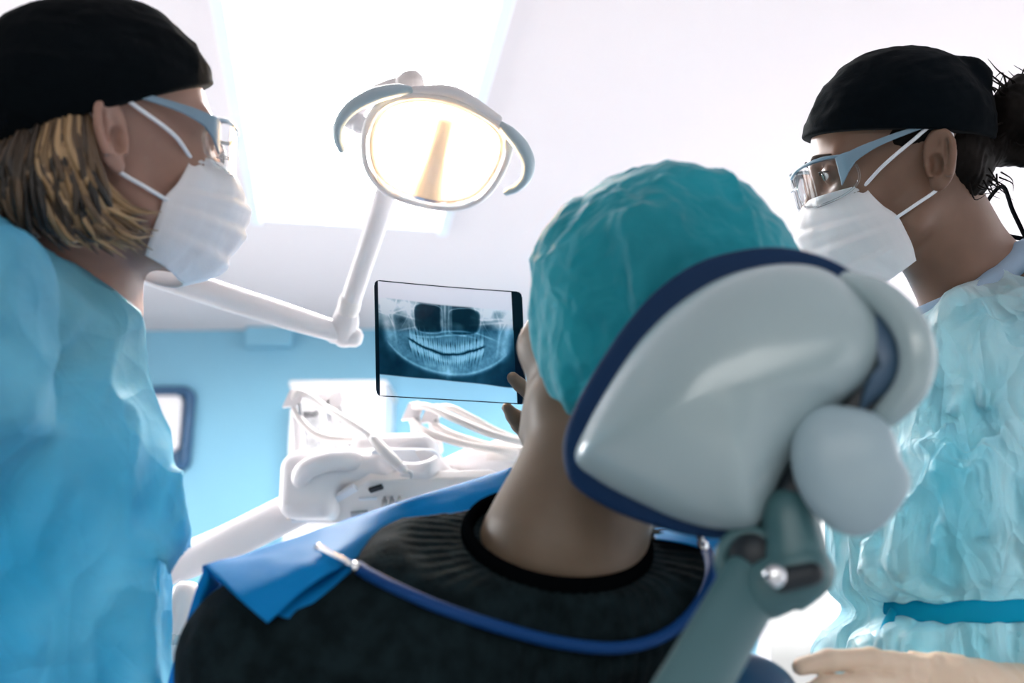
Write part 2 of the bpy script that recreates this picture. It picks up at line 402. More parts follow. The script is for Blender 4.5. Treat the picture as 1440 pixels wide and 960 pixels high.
# ---------------------------------------------------------------- room
H = 2.5
YAW = math.radians(1.5); WN = np.array([math.sin(YAW), math.cos(YAW), 0]); WX = np.array([math.cos(YAW), -math.sin(YAW), 0]); WP = np.array([0, 4.85, 0])
WR = np.stack([WX, WN, [0, 0, 1]], 1)
def wall_pt(px, py, off=0): return on_plane(px, py, WP-WN*off, WN)
obj('floor', box((0, 1.6, -.05), (2.75, 3.6, .05)), M['floor'], kind='structure', smooth=False)
# ceiling with a rectangular opening for the light
ca, cb = on_z(368, 301, H), on_z(616, 316, H)
ax = unit(cb-ca); vp = c2w(np.array([(413-720)/FPX, (480-893)/FPX, 1.0])); vp[2] = 0; vp = unit(vp); vp = unit(vp-ax*(vp@ax))
PW = np.linalg.norm(cb-ca); PL = 1.55
pc = (ca+cb)/2-vp*PL/2
pq = [ca, cb, cb-vp*PL, ca-vp*PL]
outer = [np.array(q, float) for q in ((-2.75, 5.2, H), (2.75, 5.2, H), (2.75, -2, H), (-2.75, -2, H))]
cv = np.array(pq+outer+[q+np.array([0, 0, .12]) for q in pq+outer])
cf = [(0, 4, 5, 1), (1, 5, 6, 2), (2, 6, 7, 3), (3, 7, 4, 0)]
cf += [tuple(i+8 for i in q[::-1]) for q in cf]+[(0, 1, 9, 8), (1, 2, 10, 9), (2, 3, 11, 10), (3, 0, 8, 11), (4, 12, 13, 5), (5, 13, 14, 6), (6, 14, 15, 7), (7, 15, 12, 4)]
fix(obj('ceiling', (cv, cf), M['ceiling'], kind='structure', smooth=False))
def wall_box(x0, x1, z0, z1, y0=0, y1=.14):
    c = WP+WX*(x0+x1)/2+WN*(y0+y1)/2+np.array([0, 0, (z0+z1)/2]); return box(c, ((x1-x0)/2, (y1-y0)/2, (z1-z0)/2), WR)
wx = float((wall_pt(1062, 890)-WP)@WX)
obj('wall_back', join(wall_box(-2.75, wx, 0, H), wall_box(wx, 2.75, 2.4, H), wall_box(2.68, 2.75, 0, 2.4)), M['blue_wall'], kind='structure', smooth=False)
# tall glazed doors, and the window in the right-hand wall
fr = join(wall_box(wx, wx+.05, 0, 2.4, -.02, .1), wall_box(2.63, 2.68, 0, 2.4, -.02, .1), wall_box(wx, 2.68, 2.35, 2.4, -.02, .1), wall_box(wx, 2.68, 0, .06, -.02, .1), wall_box(1.85, 1.91, .06, 2.35, 0, .08))
w1 = obj('window_1', fr, M['frame_white'], kind='structure', smooth=False)
obj('pane', join(wall_box(wx+.05, 1.85, .06, 2.35, .04, .046), wall_box(1.91, 2.63, .06, 2.35, .04, .046)), M['glass'], w1, smooth=False)
def side_wall(name, X, s):
    obj(name, join(boxab((X, -2, 0), (X+.1*s, 1.3, H)), boxab((X, 3.3, 0), (X+.1*s, 5.2, H)), boxab((X, 1.3, 0), (X+.1*s, 3.3, .5)), boxab((X, 1.3, 2.4), (X+.1*s, 3.3, H))), M['white_wall'], kind='structure', smooth=False)
    g = [boxab((X-.02*s, 1.3, .5), (X+.06*s, 1.36, 2.4)), boxab((X-.02*s, 3.24, .5), (X+.06*s, 3.3, 2.4)), boxab((X-.02*s, 1.3, .5), (X+.06*s, 3.3, .56)), boxab((X-.02*s, 1.3, 2.34), (X+.06*s, 3.3, 2.4)), boxab((X, 2.27, .56), (X+.05*s, 2.33, 2.34))]
    w = obj('window_2' if s > 0 else 'window_3', join(*g), M['frame_white'], kind='structure', smooth=False)
    obj('pane', join(boxab((X+.02*s, 1.36, .56), (X+.026*s, 2.27, 2.34)), boxab((X+.02*s, 2.33, .56), (X+.026*s, 3.24, 2.34))), M['glass'], w, smooth=False)
side_wall('wall_right', 2.6, 1); side_wall('wall_left', -2.6, -1)
obj('trim_1', wall_box(float((wall_pt(350, 470)-WP)@WX), float((wall_pt(414, 470)-WP)@WX), float(wall_pt(380, 490)[2]), H, -.06, 0), M['blue_wall'], kind='structure', smooth=False)
# ceiling light
t = thing('ceiling_light', 'large bright recessed ceiling light panel in a pale frame above the dental lamp', 'ceiling light', pc+np.array([0, 0, -.01]))
RP = np.stack([ax, np.cross([0, 0, 1], ax), [0, 0, 1]], 1)
def pbox(u0, u1, v0, v1, z0, z1): return box(ca+ax*(u0+u1)/2-vp*(v0+v1)/2+np.array([0, 0, (z0+z1)/2]), ((u1-u0)/2, (v1-v0)/2, (z1-z0)/2), RP)
bevel(obj('frame', join(pbox(-.035, 0, -.035, PL+.035, -.03, .02), pbox(PW, PW+.035, -.035, PL+.035, -.03, .02), pbox(0, PW, -.022, 0, -.02, .02), pbox(0, PW, PL, PL+.035, -.03, .02)), M['frame_grey'], t, smooth=False), .005)
obj('diffuser', pbox(0.001, PW-.001, 0.001, PL-.001, .05, .06), M['panel_emit'], t, smooth=False)
for k in range(4):
    u = .02+k*PW*.25
    obj('louver_blade', pbox(u, u+PW*.17, .055, .07, .012, .05), M['louver'], t, smooth=False)

# ---------------------------------------------------------------- people: shared head
class Frame:
    def __init__(s, Rc, tc):            # columns: forward, left, up
        s.R = np.stack([c2w(np.array(Rc, float)[:, k]) for k in range(3)], 1); s.t = CAM+c2w(np.array(tc, float))
    def w(s, q): return s.t+np.asarray(q, float) @ s.R.T
    def l(s, p): return (np.asarray(p)-s.t) @ s.R
def ear_sdf(q, sg):
    e = q-np.array([-.024, sg*.073, -.003]); e = e*np.array([1, sg, 1])
    ct, st = math.cos(.22), math.sin(.22); x, z = e[:, 0]*ct+e[:, 2]*st, -e[:, 0]*st+e[:, 2]*ct   # leaned back
    cf, sf = math.cos(.45), math.sin(.45); u, w = x*cf-e[:, 1]*sf, x*sf+e[:, 1]*cf                     # flared
    v = z; q2 = np.stack([u+.004, v, w-.004], 1)
    zc = np.clip((v+.03)/.06, 0, 1); wid = .010+.0075*zc
    k = np.sqrt((q2[:, 0]/wid)**2+(v/.0305)**2)
    d = ell(q2, (0, 0, 0), (.0165, .031, .0065))
    rim = np.sqrt(((k-1)*wid*.95)**2+(q2[:, 2]-.005)**2)-.0037
    rim = np.where(v < -.018, np.maximum(rim, .004), rim)
    d = smin(d, rim, .003)
    inner = np.sqrt(((np.sqrt(((q2[:, 0]-.001)/.0085)**2+((v-.006)/.019)**2)-1)*.008)**2+(q2[:, 2]-.0055)**2)-.0022
    d = smin(d, inner, .003)
    d = smax(d, -ell(q2, (.004, -.004, .009), (.0085, .0135, .0115)), .002)
    d = smax(d, -ell(q2, (-.0075, .008, .008), (.0028, .017, .0055)), .002)
    d = smin(d, ell(q2, (.003, -.026, .001), (.008, .008, .005)), .005)       # lobe
    d = smin(d, ell(q2, (.0125, -.005, .003), (.0035, .006, .004)), .004)     # tragus
    return d
def head_sdf(q):
    a = np.stack([q[:, 0], np.abs(q[:, 1]), q[:, 2]], 1)
    d = ell(a, (-.005, 0, .042), (.098, .074, .088))
    d = smin(d, ell(a, (.042, 0, -.01), (.055, .057, .078)), .03)
    d = smin(d, cone(a, (.0, .046, -.045), (.014, .046, -.062), .018, .017), .025)
    d = smin(d, cone(a, (.014, .046, -.062), (.078, .014, -.096), .016, .017), .025)
    d = smin(d, ell(a, (.045, 0, -.068), (.045, .042, .042)), .025)
    d = smin(d, ell(a, (.064, .036, -.012), (.024, .026, .024)), .018)
    d = smin(d, cone(a, (.088, .008, .034), (.072, .046, .036), .011, .010), .012)
    d = smax(d, -ell(a, (.100, .031, .0165), (.019, .021, .0165)), .010)
    d = smin(d, cone(a, (.088, 0, .022), (.114, 0, -.022), .008, .0115), .012)
    d = smin(d, ell(a, (.103, .011, -.026), (.011, .008, .009)), .006)
    d = smin(d, ell(a, (.093, 0, -.052), (.014, .024, .006)), .008)
    d = smin(d, ell(a, (.091, 0, -.063), (.014, .02, .007)), .007)
    lid = ell(a, (.081, .031, .0165), (.0145, .0165, .0135))
    lid = smax(lid, -ell(a, (.099, .031, .0155), (.014, .0145, .0052)), .002)
    d = smin(d, lid, .003)
    return smin(d, ear_sdf(q, 1), .005) if False else d
def person_head(F, sides=(1, -1)):
    def f(p):
        q = F.l(p); d = head_sdf(q)
        for s in sides: d = smin(d, ear_sdf(q, s), .004)
        return d
    return f
def flipcheck(g):
    v, f = g; a, b, c, d = (v[f[:, k]] for k in range(4)); c0 = v.mean(0)
    vol = (np.einsum('ij,ij->i', a-c0, np.cross(b-c0, c-c0))+np.einsum('ij,ij->i', a-c0, np.cross(c-c0, d-c0))).sum()
    return (v, f if vol > 0 else f[:, ::-1])
def sdf_obj(name, f, lo, hi, h, m, parent, label=None, margin=1.6):
    return obj(name, flipcheck(mesh_sdf(f, lo, hi, h, margin)), m, parent, label)
def bounds(pts, r):
    pts = np.asarray(pts); return pts.min(0)-r, pts.max(0)+r

def face_mask(F, parent, label, seed=0, side=1):
    C = spline([(.1105, 0, -.006), (.127, 0, -.019), (.137, 0, -.036), (.138, 0, -.060), (.130, 0, -.088), (.107, 0, -.116), (.070, 0, -.130)], 60)
    E = spline([(.058, .061, -.006), (.053, .064, -.020), (.044, .0665, -.036), (.032, .068, -.051), (.027, .067, -.068), (.022, .062, -.088), (.020, .054, -.106)], 60)
    nu = 90; V = []
    for i in range(60):
        v = i/59; us = np.linspace(-1, 1, nu)
        th = us*np.pi/2; cc = np.cos(th)**.85; ss = np.sign(us)*np.abs(np.sin(th))**.95
        x = E[i, 0]+(C[i, 0]-E[i, 0])*cc; y = E[i, 1]*ss*(1-.12*cc); z = E[i, 2]+(C[i, 2]-E[i, 2])*cc
        amp = np.clip(1-np.abs(us)**3, 0, 1)
        pl = sum(np.exp(-((v-c)/.035)**2)*-.0026 + np.exp(-((v-c-.05)/.03)**2)*.0022 for c in (.36, .54, .72))
        side_pl = sum(np.exp(-((np.abs(us)-c)/.03)**2)*.0016 for c in (.80, .86, .92))
        o = amp*pl*(1 if .08 < v < .95 else 0)+side_pl
        nrm = np.stack([cc+.2, ss, np.full(nu, -.1+.0*v)], 1); nrm /= np.linalg.norm(nrm, axis=1, keepdims=True)
        q = np.stack([x, y, z], 1); o = o+.0022*fbm(q*np.array([38, 38, 24])+seed, 3)*amp+.003*ridge(q*np.array([14, 20, 9])+seed*3, 2)*amp*(v > .1)
        if v < .07: o = o+.001
        V.append(q+nrm*o[:, None])
    V = np.concatenate(V); Fc = [(i*nu+j, i*nu+j+1, (i+1)*nu+j+1, (i+1)*nu+j) for i in range(59) for j in range(nu-1)]
    o = obj('face_mask', (F.w(V), Fc), M['mask'], parent, label); m = o.modifiers.new('thick', 'SOLIDIFY'); m.thickness = .0022; m.offset = 0
    for s in (1, -1):
        obj('ear_loop', tube(F.w([(.057, s*.063, -.008), (.035, s*.0765, .008), (.0, s*.081, .026), (-.026, s*.083, .037), (-.044, s*.080, .022)]), .0021, 30, 8), M['strap'], o)
        obj('ear_loop', tube(F.w([(.033, s*.0685, -.053), (.010, s*.073, -.044), (-.018, s*.077, -.032), (-.038, s*.079, -.012), (-.044, s*.080, .022)]), .0021, 30, 8), M['strap'], o)
    obj('nose_wire', tube(F.w([(.080, .048, -.008), (.101, .026, -.009), (.1115, 0, -.010), (.101, -.026, -.009), (.080, -.048, -.008)]), .002, 30, 8, flat=.5), M['mask'], o)
    return o
def goggles(F, parent, label):
    root = None
    def lp(phi, z): return np.array([.032+.092*math.cos(phi), .083*math.sin(phi), z])
    for s in (1, -1):
        nu, nv = 30, 16; V = []
        loop = []
        for a in np.linspace(0, 2*np.pi, 48, endpoint=False):
            u = np.sign(math.cos(a))*abs(math.cos(a))**.75; v = np.sign(math.sin(a))*abs(math.sin(a))**.8
            loop.append(lp(s*(math.radians(39)+u*math.radians(31)), .008+v*(.025-.003*u)))
        loop = np.array(loop); ctr = loop.mean(0); rings = 8; n = len(loop)
        for k in range(rings+1):
            t = k/rings; V.append(np.array([lp(s*(math.radians(39)+(math.atan2(abs(p[1])/.083, (p[0]-.032)/.092)-math.radians(39))*(1-t)), .008+(p[2]-.008)*(1-t)) for p in loop]))
        V = np.concatenate(V); Fc = [(k*n+i, k*n+(i+1) % n, (k+1)*n+(i+1) % n, (k+1)*n+i) for k in range(rings) for i in range(n)]
        if s < 0: Fc = [q[::-1] for q in Fc]
        if root is None:
            root = obj('safety_glasses', tube(F.w([lp(math.radians(62), .030), lp(math.radians(45), .034), lp(math.radians(20), .032), lp(0, .026), lp(-math.radians(20), .032), lp(-math.radians(45), .034), lp(-math.radians(62), .030)]), .0022, 40, 10), M['temple'], parent, label)
        obj('lens', (F.w(V), Fc), M['lens'], root, 'clear curved lens')
        obj('lens_rim', tube(F.w(loop), .0014, 96, 8, closed=True), M['lens'], root)
        # temple arm: a flat blade that widens to the lens
        A = spline([(-.026, s*.084, .040), (.02, s*.082, .036), (.05, s*.081, .031), (.072, s*.077, .024), lp(s*math.radians(56), .016)], 24); wd = np.interp(np.linspace(0, 1, 24), [0, .4, .7, .85, 1], [.003, .0055, .010, .016, .0195])
        up = np.array([0, 0, 1.0]); V = []
        for i in range(24):
            nn = np.array([.2 if i < 14 else .55, s, 0]); nn /= np.linalg.norm(nn); top = A[i]+up*wd[i]*.75; bot = A[i]-up*wd[i]*(.75 if i < 16 else .95)
            V += [top+nn*.0014, bot+nn*.0014, bot-nn*.0014, top-nn*.0014]
        Fc = [(i*4+k, i*4+(k+1) % 4, (i+1)*4+(k+1) % 4, (i+1)*4+k) for i in range(23) for k in range(4)]+[(0, 1, 2, 3), (95, 94, 93, 92)]
        bevel(fix(obj('temple_arm', (F.w(np.array(V)), Fc), M['temple'], root, 'slate grey temple arm', smooth=False)), .001, 2)
    obj('bridge', tube(F.w([lp(math.radians(8), .012), (.128, 0, .010), lp(-math.radians(8), .012)]), .0018, 10, 8), M['lens'], root)
    return root
def eyes(F, parent):
    for s in (1, -1):
        e = lathe([(.0001, -.0125)]+[(.0125*math.sin(a), -.0125*math.cos(a)) for a in np.linspace(.15, np.pi-.15, 14)]+[(.0001, .0125)], F.w((.0815, s*.031, .0165)), F.R @ frame((1, 0, -.1)))
        o = obj('eyeball', e, M['eye'], parent)
        obj('iris', lathe([(.0001, .0), (.0058, .0), (.0045, .0012), (.0001, .0018)], F.w((.0935, s*.031, .0153)), F.R @ frame((1, 0, -.1)), 20), M['iris'], o)
        obj('eyebrow', tube(F.w([(.1005, s*.012, .036), (.099, s*.028, .0405), (.083, s*.050, .037)]), [.0018, .003, .0012], 16, 8, flat=.5), M['brow'], parent)
        obj('eyelash', tube(F.w([(.0945, s*.019, .0185), (.0965, s*.031, .0215), (.0895, s*.045, .0195)]), [.0006, .0011, .0006], 14, 6), M['brow'], parent)
def cap_sdf(F, seed, tilt=.37, base=.030, grow=.011, puff=None):
    def f(p):
        q = F.l(p); d = ell(q, (-.006, 0, .047), (.098+grow, .074+grow, .088+grow))
        if puff is not None: d = smin(d, puff(q), .03)
        wr = .0016*ridge(q*np.array([24, 24, 40])+seed, 3)+.0035*fbm(q*13+seed, 2)
        pl = base+tilt*q[:, 0]
        edge = np.clip((q[:, 2]-pl)/.02, 0, 1)
        band = .0012*np.exp(-((q[:, 2]-pl-.007)/.003)**2)
        d = d-wr*edge*.9+band*.6
        return smax(d, (pl-q[:, 2])/math.hypot(1, tilt), .003)
    return f
def gown_folds(p, seed, s=(9, 9, 3.5), amp=.008):
    w = np.stack([noise(p*5+seed), noise(p*5+seed+9), noise(p*5+seed+21)], 1)*.09
    return amp*(ridge((p+w)*np.asarray(s)+seed, 2)*.7+.5*ridge((p+w*.6)*np.asarray(s)*2.7+seed*2, 2))
def legs(gparent, c, dirx, z_top, zfoot=0.0):
    """trousers and clogs under a gown"""
    tr, sh = [], []
    side = np.array([-dirx[1], dirx[0], 0]); 
    for s in (1, -1):
        b = np.array([c[0], c[1], 0])+side*s*.085
        tr.append(tube([b+[0, 0, .07], b+[0, 0, .25], b+[0, 0, z_top]], [.052, .056, .07], 12, 20))
        q = np.array(dirx)*.06; sh.append(tube([b-np.append(dirx, 0)[:3]*0+[-dirx[0]*.06, -dirx[1]*.06, .045], b+[dirx[0]*.05, dirx[1]*.05, .045], b+[dirx[0]*.17, dirx[1]*.17, .038]], [.044, .046, .036], 14, 18, up=(0, 0, 1)))
    for g in tr: obj('trouser_leg', g, M['scrubs'], gparent)
    for g in sh: obj('clog', g, M['shoe'], gparent)

# ---------------------------------------------------------------- dentist standing on the left
FL = Frame([[0.7869, -0.6166, 0.0235], [-0.0399, -0.0129, 0.9991], [0.6157, 0.7872, 0.0347]], [-0.3955, 0.1882, 1.049])
t = thing('person', 'person in black cap, safety glasses and face mask with blond bobbed hair', 'person', (*P(50, 1000, 1.02)[:2], 0))
hf = person_head(FL)
nb, ch = P(95, 405, 1.08), P(62, 500, 1.03)
def body_l(p):
    d = hf(p)
    d = smin(d, cone(p, FL.w((-.03, 0, -.03)), nb, .052, .054), .03)
    d = smin(d, cone(p, nb, ch, .055, .078), .05)
    d = smin(d, cone(p, P(-40, 430, .95), P(120, 450, 1.14), .055, .055), .05)
    return d
lo, hi = bounds([FL.t, P(62, 500, 1.03)], .17)
body = sdf_obj('body', body_l, lo, hi, .002, M['skin_fair'], t)
ORIG[body.name] = ORIG[t.name]
eyes(FL, t)
sdf_obj('cap', cap_sdf(FL, 3, .46, .034, .012, lambda q: ell(q, (-.050, 0, .032), (.080, .084, .078))), *bounds([FL.w((-.01, 0, .06))], .17), .0023, M['black_cloth2'], t, 'black cotton surgical cap')
face_mask(FL, t, 'white pleated surgical mask', 1)
goggles(FL, t, 'clear safety glasses with grey arms')
# bobbed hair: a soft mass and the locks that lie over it
def hair_base(p):
    q = FL.l(p); d = ell(q, (-.050, 0, -.015), (.062, .083, .090))
    d = smax(d, q[:, 0]+.046, .012); d = smax(d, -(q[:, 2]+.078), .02); return smax(d, q[:, 2]-.06, .01)
rng = random.Random(4)
V0, F0 = flipcheck(mesh_sdf(hair_base, *bounds([FL.w((-.03, 0, 0))], .16), .004)); C0 = np.full((len(V0), 3), 1.0)*np.array([.016, .011, .007])
GV, GF, GC, nv = [V0], F0.tolist(), [C0], len(V0)
pal = [(.22, .13, .055), (.10, .058, .027), (.035, .021, .011), (.011, .008, .006), (.34, .22, .11)]
for k in range(620):
    side = k % 3 == 0
    a = rng.uniform(-1.55, -1.12) if side else rng.uniform(-2.0, 1.9)       # azimuth from straight back; negative is her right side
    ca_, sa_ = -math.cos(a), math.sin(a); zr = 0; r0 = 1+rng.uniform(-.05, .05)
    p0 = np.array([-.052+ca_*.062*r0, sa_*.079*r0, zr])
    if p0[0] > -.044: p0[0] = -.044-rng.uniform(0, .012)
    p0[2] = zr = .034+.46*p0[0]-rng.uniform(-.004, .012)
    ln = rng.uniform(.70, 1.0); fwd = (rng.uniform(.015, .062) if side else rng.uniform(.0, .04))*(1 if a < 0 else .5); cl = rng.uniform(-.006, .006)
    p1 = p0+np.array([ca_*.012, sa_*.009, -.038*ln]); p2 = p0+np.array([ca_*.014+fwd*.30, sa_*.010+cl, -.072*ln-zr*.35])
    p3 = p0+np.array([ca_*.006+fwd*.85, sa_*.003-cl, -.098*ln-zr*.6]); p4 = p3+np.array([fwd*.40+.004, -sa_*.010, -.010*rng.uniform(-.4, 1.4)])
    v, f = tube(FL.w([p0, p1, p2, p3, p4]), [.0022, .0036, .0034, .0024, .0004], 15, 6, flat=.5, up=FL.R[:, 0])
    GV.append(v); GF += [[i+nv for i in q] for q in f]; nv += len(v)
    c = np.array(pal[rng.choice([0, 0, 1, 1, 2, 4] if side else [1, 2, 2, 3, 3, 3])])*rng.uniform(.7, 1.25); GC.append(np.tile(c, (len(v), 1)))
ho = obj('hair', (np.concatenate(GV), GF), M['hair'], t, 'blond streaked bobbed hair'); GC = np.concatenate(GC)
at = ho.data.color_attributes.new('Col', 'FLOAT_COLOR', 'POINT'); at.data.foreach_set('color', np.hstack([GC, np.ones((len(GC), 1))]).astype(np.float32).ravel())
# gown
def gown_l0(p):
    d = cone(p, P(-60, 420, .93), P(50, 490, 1.02), .085, .085)
    d = smin(d, cone(p, P(50, 490, 1.02), P(70, 720, 1.0), .085, .122), .04)
    d = smin(d, cone(p, P(70, 720, 1.0), P(52, 1000, 1.0), .122, .122), .04)
    b = P(48, 1000, 1.0); d = smin(d, cone(p, b, (b[0]-.02, b[1]-.03, .36), .122, .165), .05)
    arm = polyc(p, [P(-62, 430, .87), P(-62, 560, .85), P(-80, 680, .86), P(-10, 830, 1.0)], [.078, .068, .05, .045], .02)
    d = smin(d, arm, .018)
    return smax(d, .34-p[:, 2], .01)
def gown_l(p): return gown_l0(p+np.array([.010, 0, 0]))+.016-gown_folds(p, 5, (4.2, 4.2, 3), .019)
sdf_obj('gown', gown_l, (-1.0, .55, .3), (-.1, 1.45, 1.62), .0045, M['gown'], t, 'crinkled bright cyan surgical gown')
legs(t, P(48, 1000, 1.0)-np.array([.02, .03, 0]), unit(np.array([FL.R[0, 0], FL.R[1, 0]])), .5)

# ---------------------------------------------------------------- dentist standing on the right
FR = Frame([[-0.9644, -0.1104, -0.2403], [-0.2385, -0.0291, 0.9707], [0.1142, -0.9935, -0.0017]], [0.4665, 0.203, 1.2839])
t = thing('person', 'person in black cap with dark bun, face mask and tan skin, looking down', 'person', (*P(1390, 950, 1.2)[:2], 0))
hf2 = person_head(FR)
def body_r(p):
    d = hf2(p); nb = P(1392, 420, 1.33)
    d = smin(d, cone(p, FR.w((-.03, 0, -.03)), nb, .050, .054), .03)
    d = smin(d, cone(p, nb, P(1400, 560, 1.27), .055, .085), .05); d = smin(d, cone(p, FR.w((-.012, .0, -.05)), P(1368, 440, 1.30), .046, .052), .02)
    d = smin(d, cone(p, P(1340, 500, 1.36), P(1500, 500, 1.28), .05, .05), .06)
    return d
lo, hi = bounds([FR.t, P(1400, 560, 1.27)], .17)
sdf_obj('body', body_r, lo, hi, .002, M['skin_tan'], t)
eyes(FR, t)
def knot(q):
    d = ell(q, (-.107, .010, .088), (.014, .017, .015)); return smin(d, ell(q, (-.112, -.014, .074), (.014, .014, .014)), .008)
sdf_obj('cap', cap_sdf(FR, 8, .30, .040, .012, lambda q: smin(knot(q), ell(q, (-.025, 0, .042), (.083, .080, .08)), .006)), *bounds([FR.w((-.01, 0, .06))], .17), .0023, M['black_cloth'], t, 'black cotton surgical cap knotted at the back')
for pts in ([(1376, 300, 1.36), (1408, 262, 1.34), (1425, 298, 1.32), (1450, 350, 1.30)], [(1380, 322, 1.34), (1410, 330, 1.33), (1450, 338, 1.31)]):
    obj('cap_tie', tube([P(*q) for q in pts], .003, 24, 8, flat=.3), M['black_cloth'], t)
face_mask(FR, t, 'white pleated surgical mask', 7)
goggles(FR, t, 'clear safety glasses with slate arms')
def dark_hair(p):
    q = FR.l(p); d = ell(q, (-.062, 0, .005), (.040, .068, .062)); d = smax(d, q[:, 0]+.030, .01)
    d = smin(d, ell(q, (-.012, 0, .035), (.088, .0755, .03)), .01)
    bun = ell(q, (-.152, .01, .03), (.040, .038, .045)); d = smin(d, bun, .02); d = smin(d, cone(q, (-.10, 0, .0), (-.135, .01, -.02), .022, .012), .015)
    fib = .0007*np.sin(q[:, 2]*500+14*noise(q*30)+q[:, 0]*700)+.004*fbm(q*30, 3)
    return d-fib
sdf_obj('hair', dark_hair, *bounds([FR.w((-.05, 0, .0))], .17), .0025, M['dark_hair'], t, 'dark hair gathered in a bun')
g = []
for k in range(60):
    a = rng.uniform(0, 6.28); r = rng.uniform(.02, .045); q0 = np.array([-.152+r*math.cos(a), .01+rng.uniform(-.03, .03), .03+r*math.sin(a)])
    q1 = q0+np.array([math.cos(a)*.018+rng.uniform(-.01, .01), rng.uniform(-.01, .01), math.sin(a)*.018]); q2 = q1+np.array([rng.uniform(-.015, .015), 0, rng.uniform(-.015, .02)])
    g.append(tube(FR.w([q0, q1, q2]), [.0014, .0009, .0003], 9, 5))
for k in range(46):
    y = rng.uniform(-.05, .06); q0 = np.array([-.075+rng.uniform(-.022, .022), y, -.030+rng.uniform(-.008, .008)]); q1 = q0+np.array([rng.uniform(-.016, .004), rng.uniform(-.006, .006), rng.uniform(-.022, -.008)]); q2 = q1+np.array([rng.uniform(-.022, .004), rng.uniform(-.008, .008), rng.uniform(-.012, .004)])
    g.append(tube(FR.w([q0, q1, q2]), [.0012, .0007, .0002], 9, 5))
obj('loose_hair', join(*g), M['dark_hair'], t, 'wispy strands of hair')
def gown_r0(p):
    d = cone(p, P(1405, 560, 1.25), P(1372, 740, 1.2), .128, .146)
    d = smin(d, cone(p, P(1372, 740, 1.2), P(1398, 852, 1.2), .146, .120), .02)
    d = smin(d, cone(p, P(1398, 856, 1.2), P(1388, 950, 1.2), .118, .168), .012)
    b = P(1388, 950, 1.2); d = smin(d, cone(p, b, (b[0]+.02, b[1], .36), .166, .21), .04)
    d = smin(d, cone(p, P(1450, 480, 1.30), P(1585, 570, 1.28), .098, .085), .04)
    d = smin(d, polyc(p, [P(1590, 580, 1.27), P(1640, 800, 1.18), P(1640, 960, 1.1), P(1490, 1000, 1.03)], [.08, .065, .055, .048], .03), .02)
    d = smin(d, polyc(p, [P(1300, 560, 1.42), P(1290, 730, 1.42), P(1330, 850, 1.40)], [.075, .065, .05], .03), .03)
    d = smax(d, -ell(p, P(1372, 392, 1.33), (.095, .10, .055)), .006)
    return smax(d, .34-p[:, 2], .01)
BP = [hit(gown_r0, x, y, .8, .004) for x, y in ((1246, 849), (1262, 856), (1285, 858), (1320, 865), (1360, 859), (1400, 861), (1436, 858), (1470, 860))]
ZB = float(np.mean([q[2] for q in BP if q is not None]))
FOLDS = [[(1250, 840), (1290, 790), (1345, 730), (1368, 650)], [(1268, 842), (1272, 740), (1262, 650)], [(1395, 700), (1380, 570), (1402, 470)], [(1318, 650), (1304, 560), (1332, 480)], [(1246, 835), (1228, 780), (1210, 740)],
         [(1300, 838), (1330, 780), (1420, 730)], [(1262, 875), (1330, 890), (1440, 880)], [(1258, 880), (1275, 920), (1272, 960)], [(1420, 640), (1412, 560), (1440, 500)], [(1340, 690), (1335, 600), (1360, 540)], [(1268, 870), (1320, 915), (1400, 930)]]
FP3 = []
for q in FOLDS:
    w_ = [hit(gown_r0, x, y, .8, .004) for x, y in q]; w_ = [k for k in w_ if k is not None]
    if len(w_) > 1: FP3.append(spline(w_, 9))
def fold_ridges(p, d):
    for i, q in enumerate(FP3):
        r = np.full(len(q), .007+.003*(i % 2)); r[0] = r[-1] = .002
        d = smin(d, polyc(p, q, r), .012)
    return d
def gown_r(p):
    f = gown_folds(p, 2, (6.5, 6.5, 4.5), .013)+.005*ridge(p*np.array([20, 20, 15])+4, 2)
    z = p[:, 2]; zb = ZB
    pinch = np.exp(-((z-zb)/.10)**2)
    ang = np.arctan2(p[:, 1]-1.19, p[:, 0]-.55); f = f+pinch*.0075*np.sin(ang*26+3*noise(p*12))
    f = f*(1-np.exp(-((z-zb)/.022)**2))-.001
    return fold_ridges(p, gown_r0(p))-f
gr = sdf_obj('gown', gown_r, (.2, .7, .3), (1.12, 1.75, 1.66), .0045, M['gown2'], t, 'crinkled pale cyan surgical gown')
pts = BP
bt = obj('waist_tie', tube([q for q in pts if q is not None], .011, 60, 12, flat=.22, up=(0, 0, 1)), M['tie'], t, 'flat cyan waist tie')
tl = [hit(gown_r0, x, y, .8, .014) for x, y in ((1256, 858), (1248, 880), (1243, 905), (1246, 935))]
obj('tie_end', tube(tl, [.005, .008, .009, .008], 24, 8, flat=.25), M['tie'], bt)
def ushirt(p):
    d = polyc(p, [P(1296, 442, 1.27), P(1350, 420, 1.235), P(1398, 398, 1.245), P(1436, 360, 1.28), P(1462, 340, 1.36)], [.010, .011, .014, .016, .016], .01); return d
sdf_obj('undershirt', ushirt, *bounds([P(1290, 440, 1.27), P(1460, 335, 1.36)], .05), .003, M['undershirt'], t, 'pale grey shirt collar')
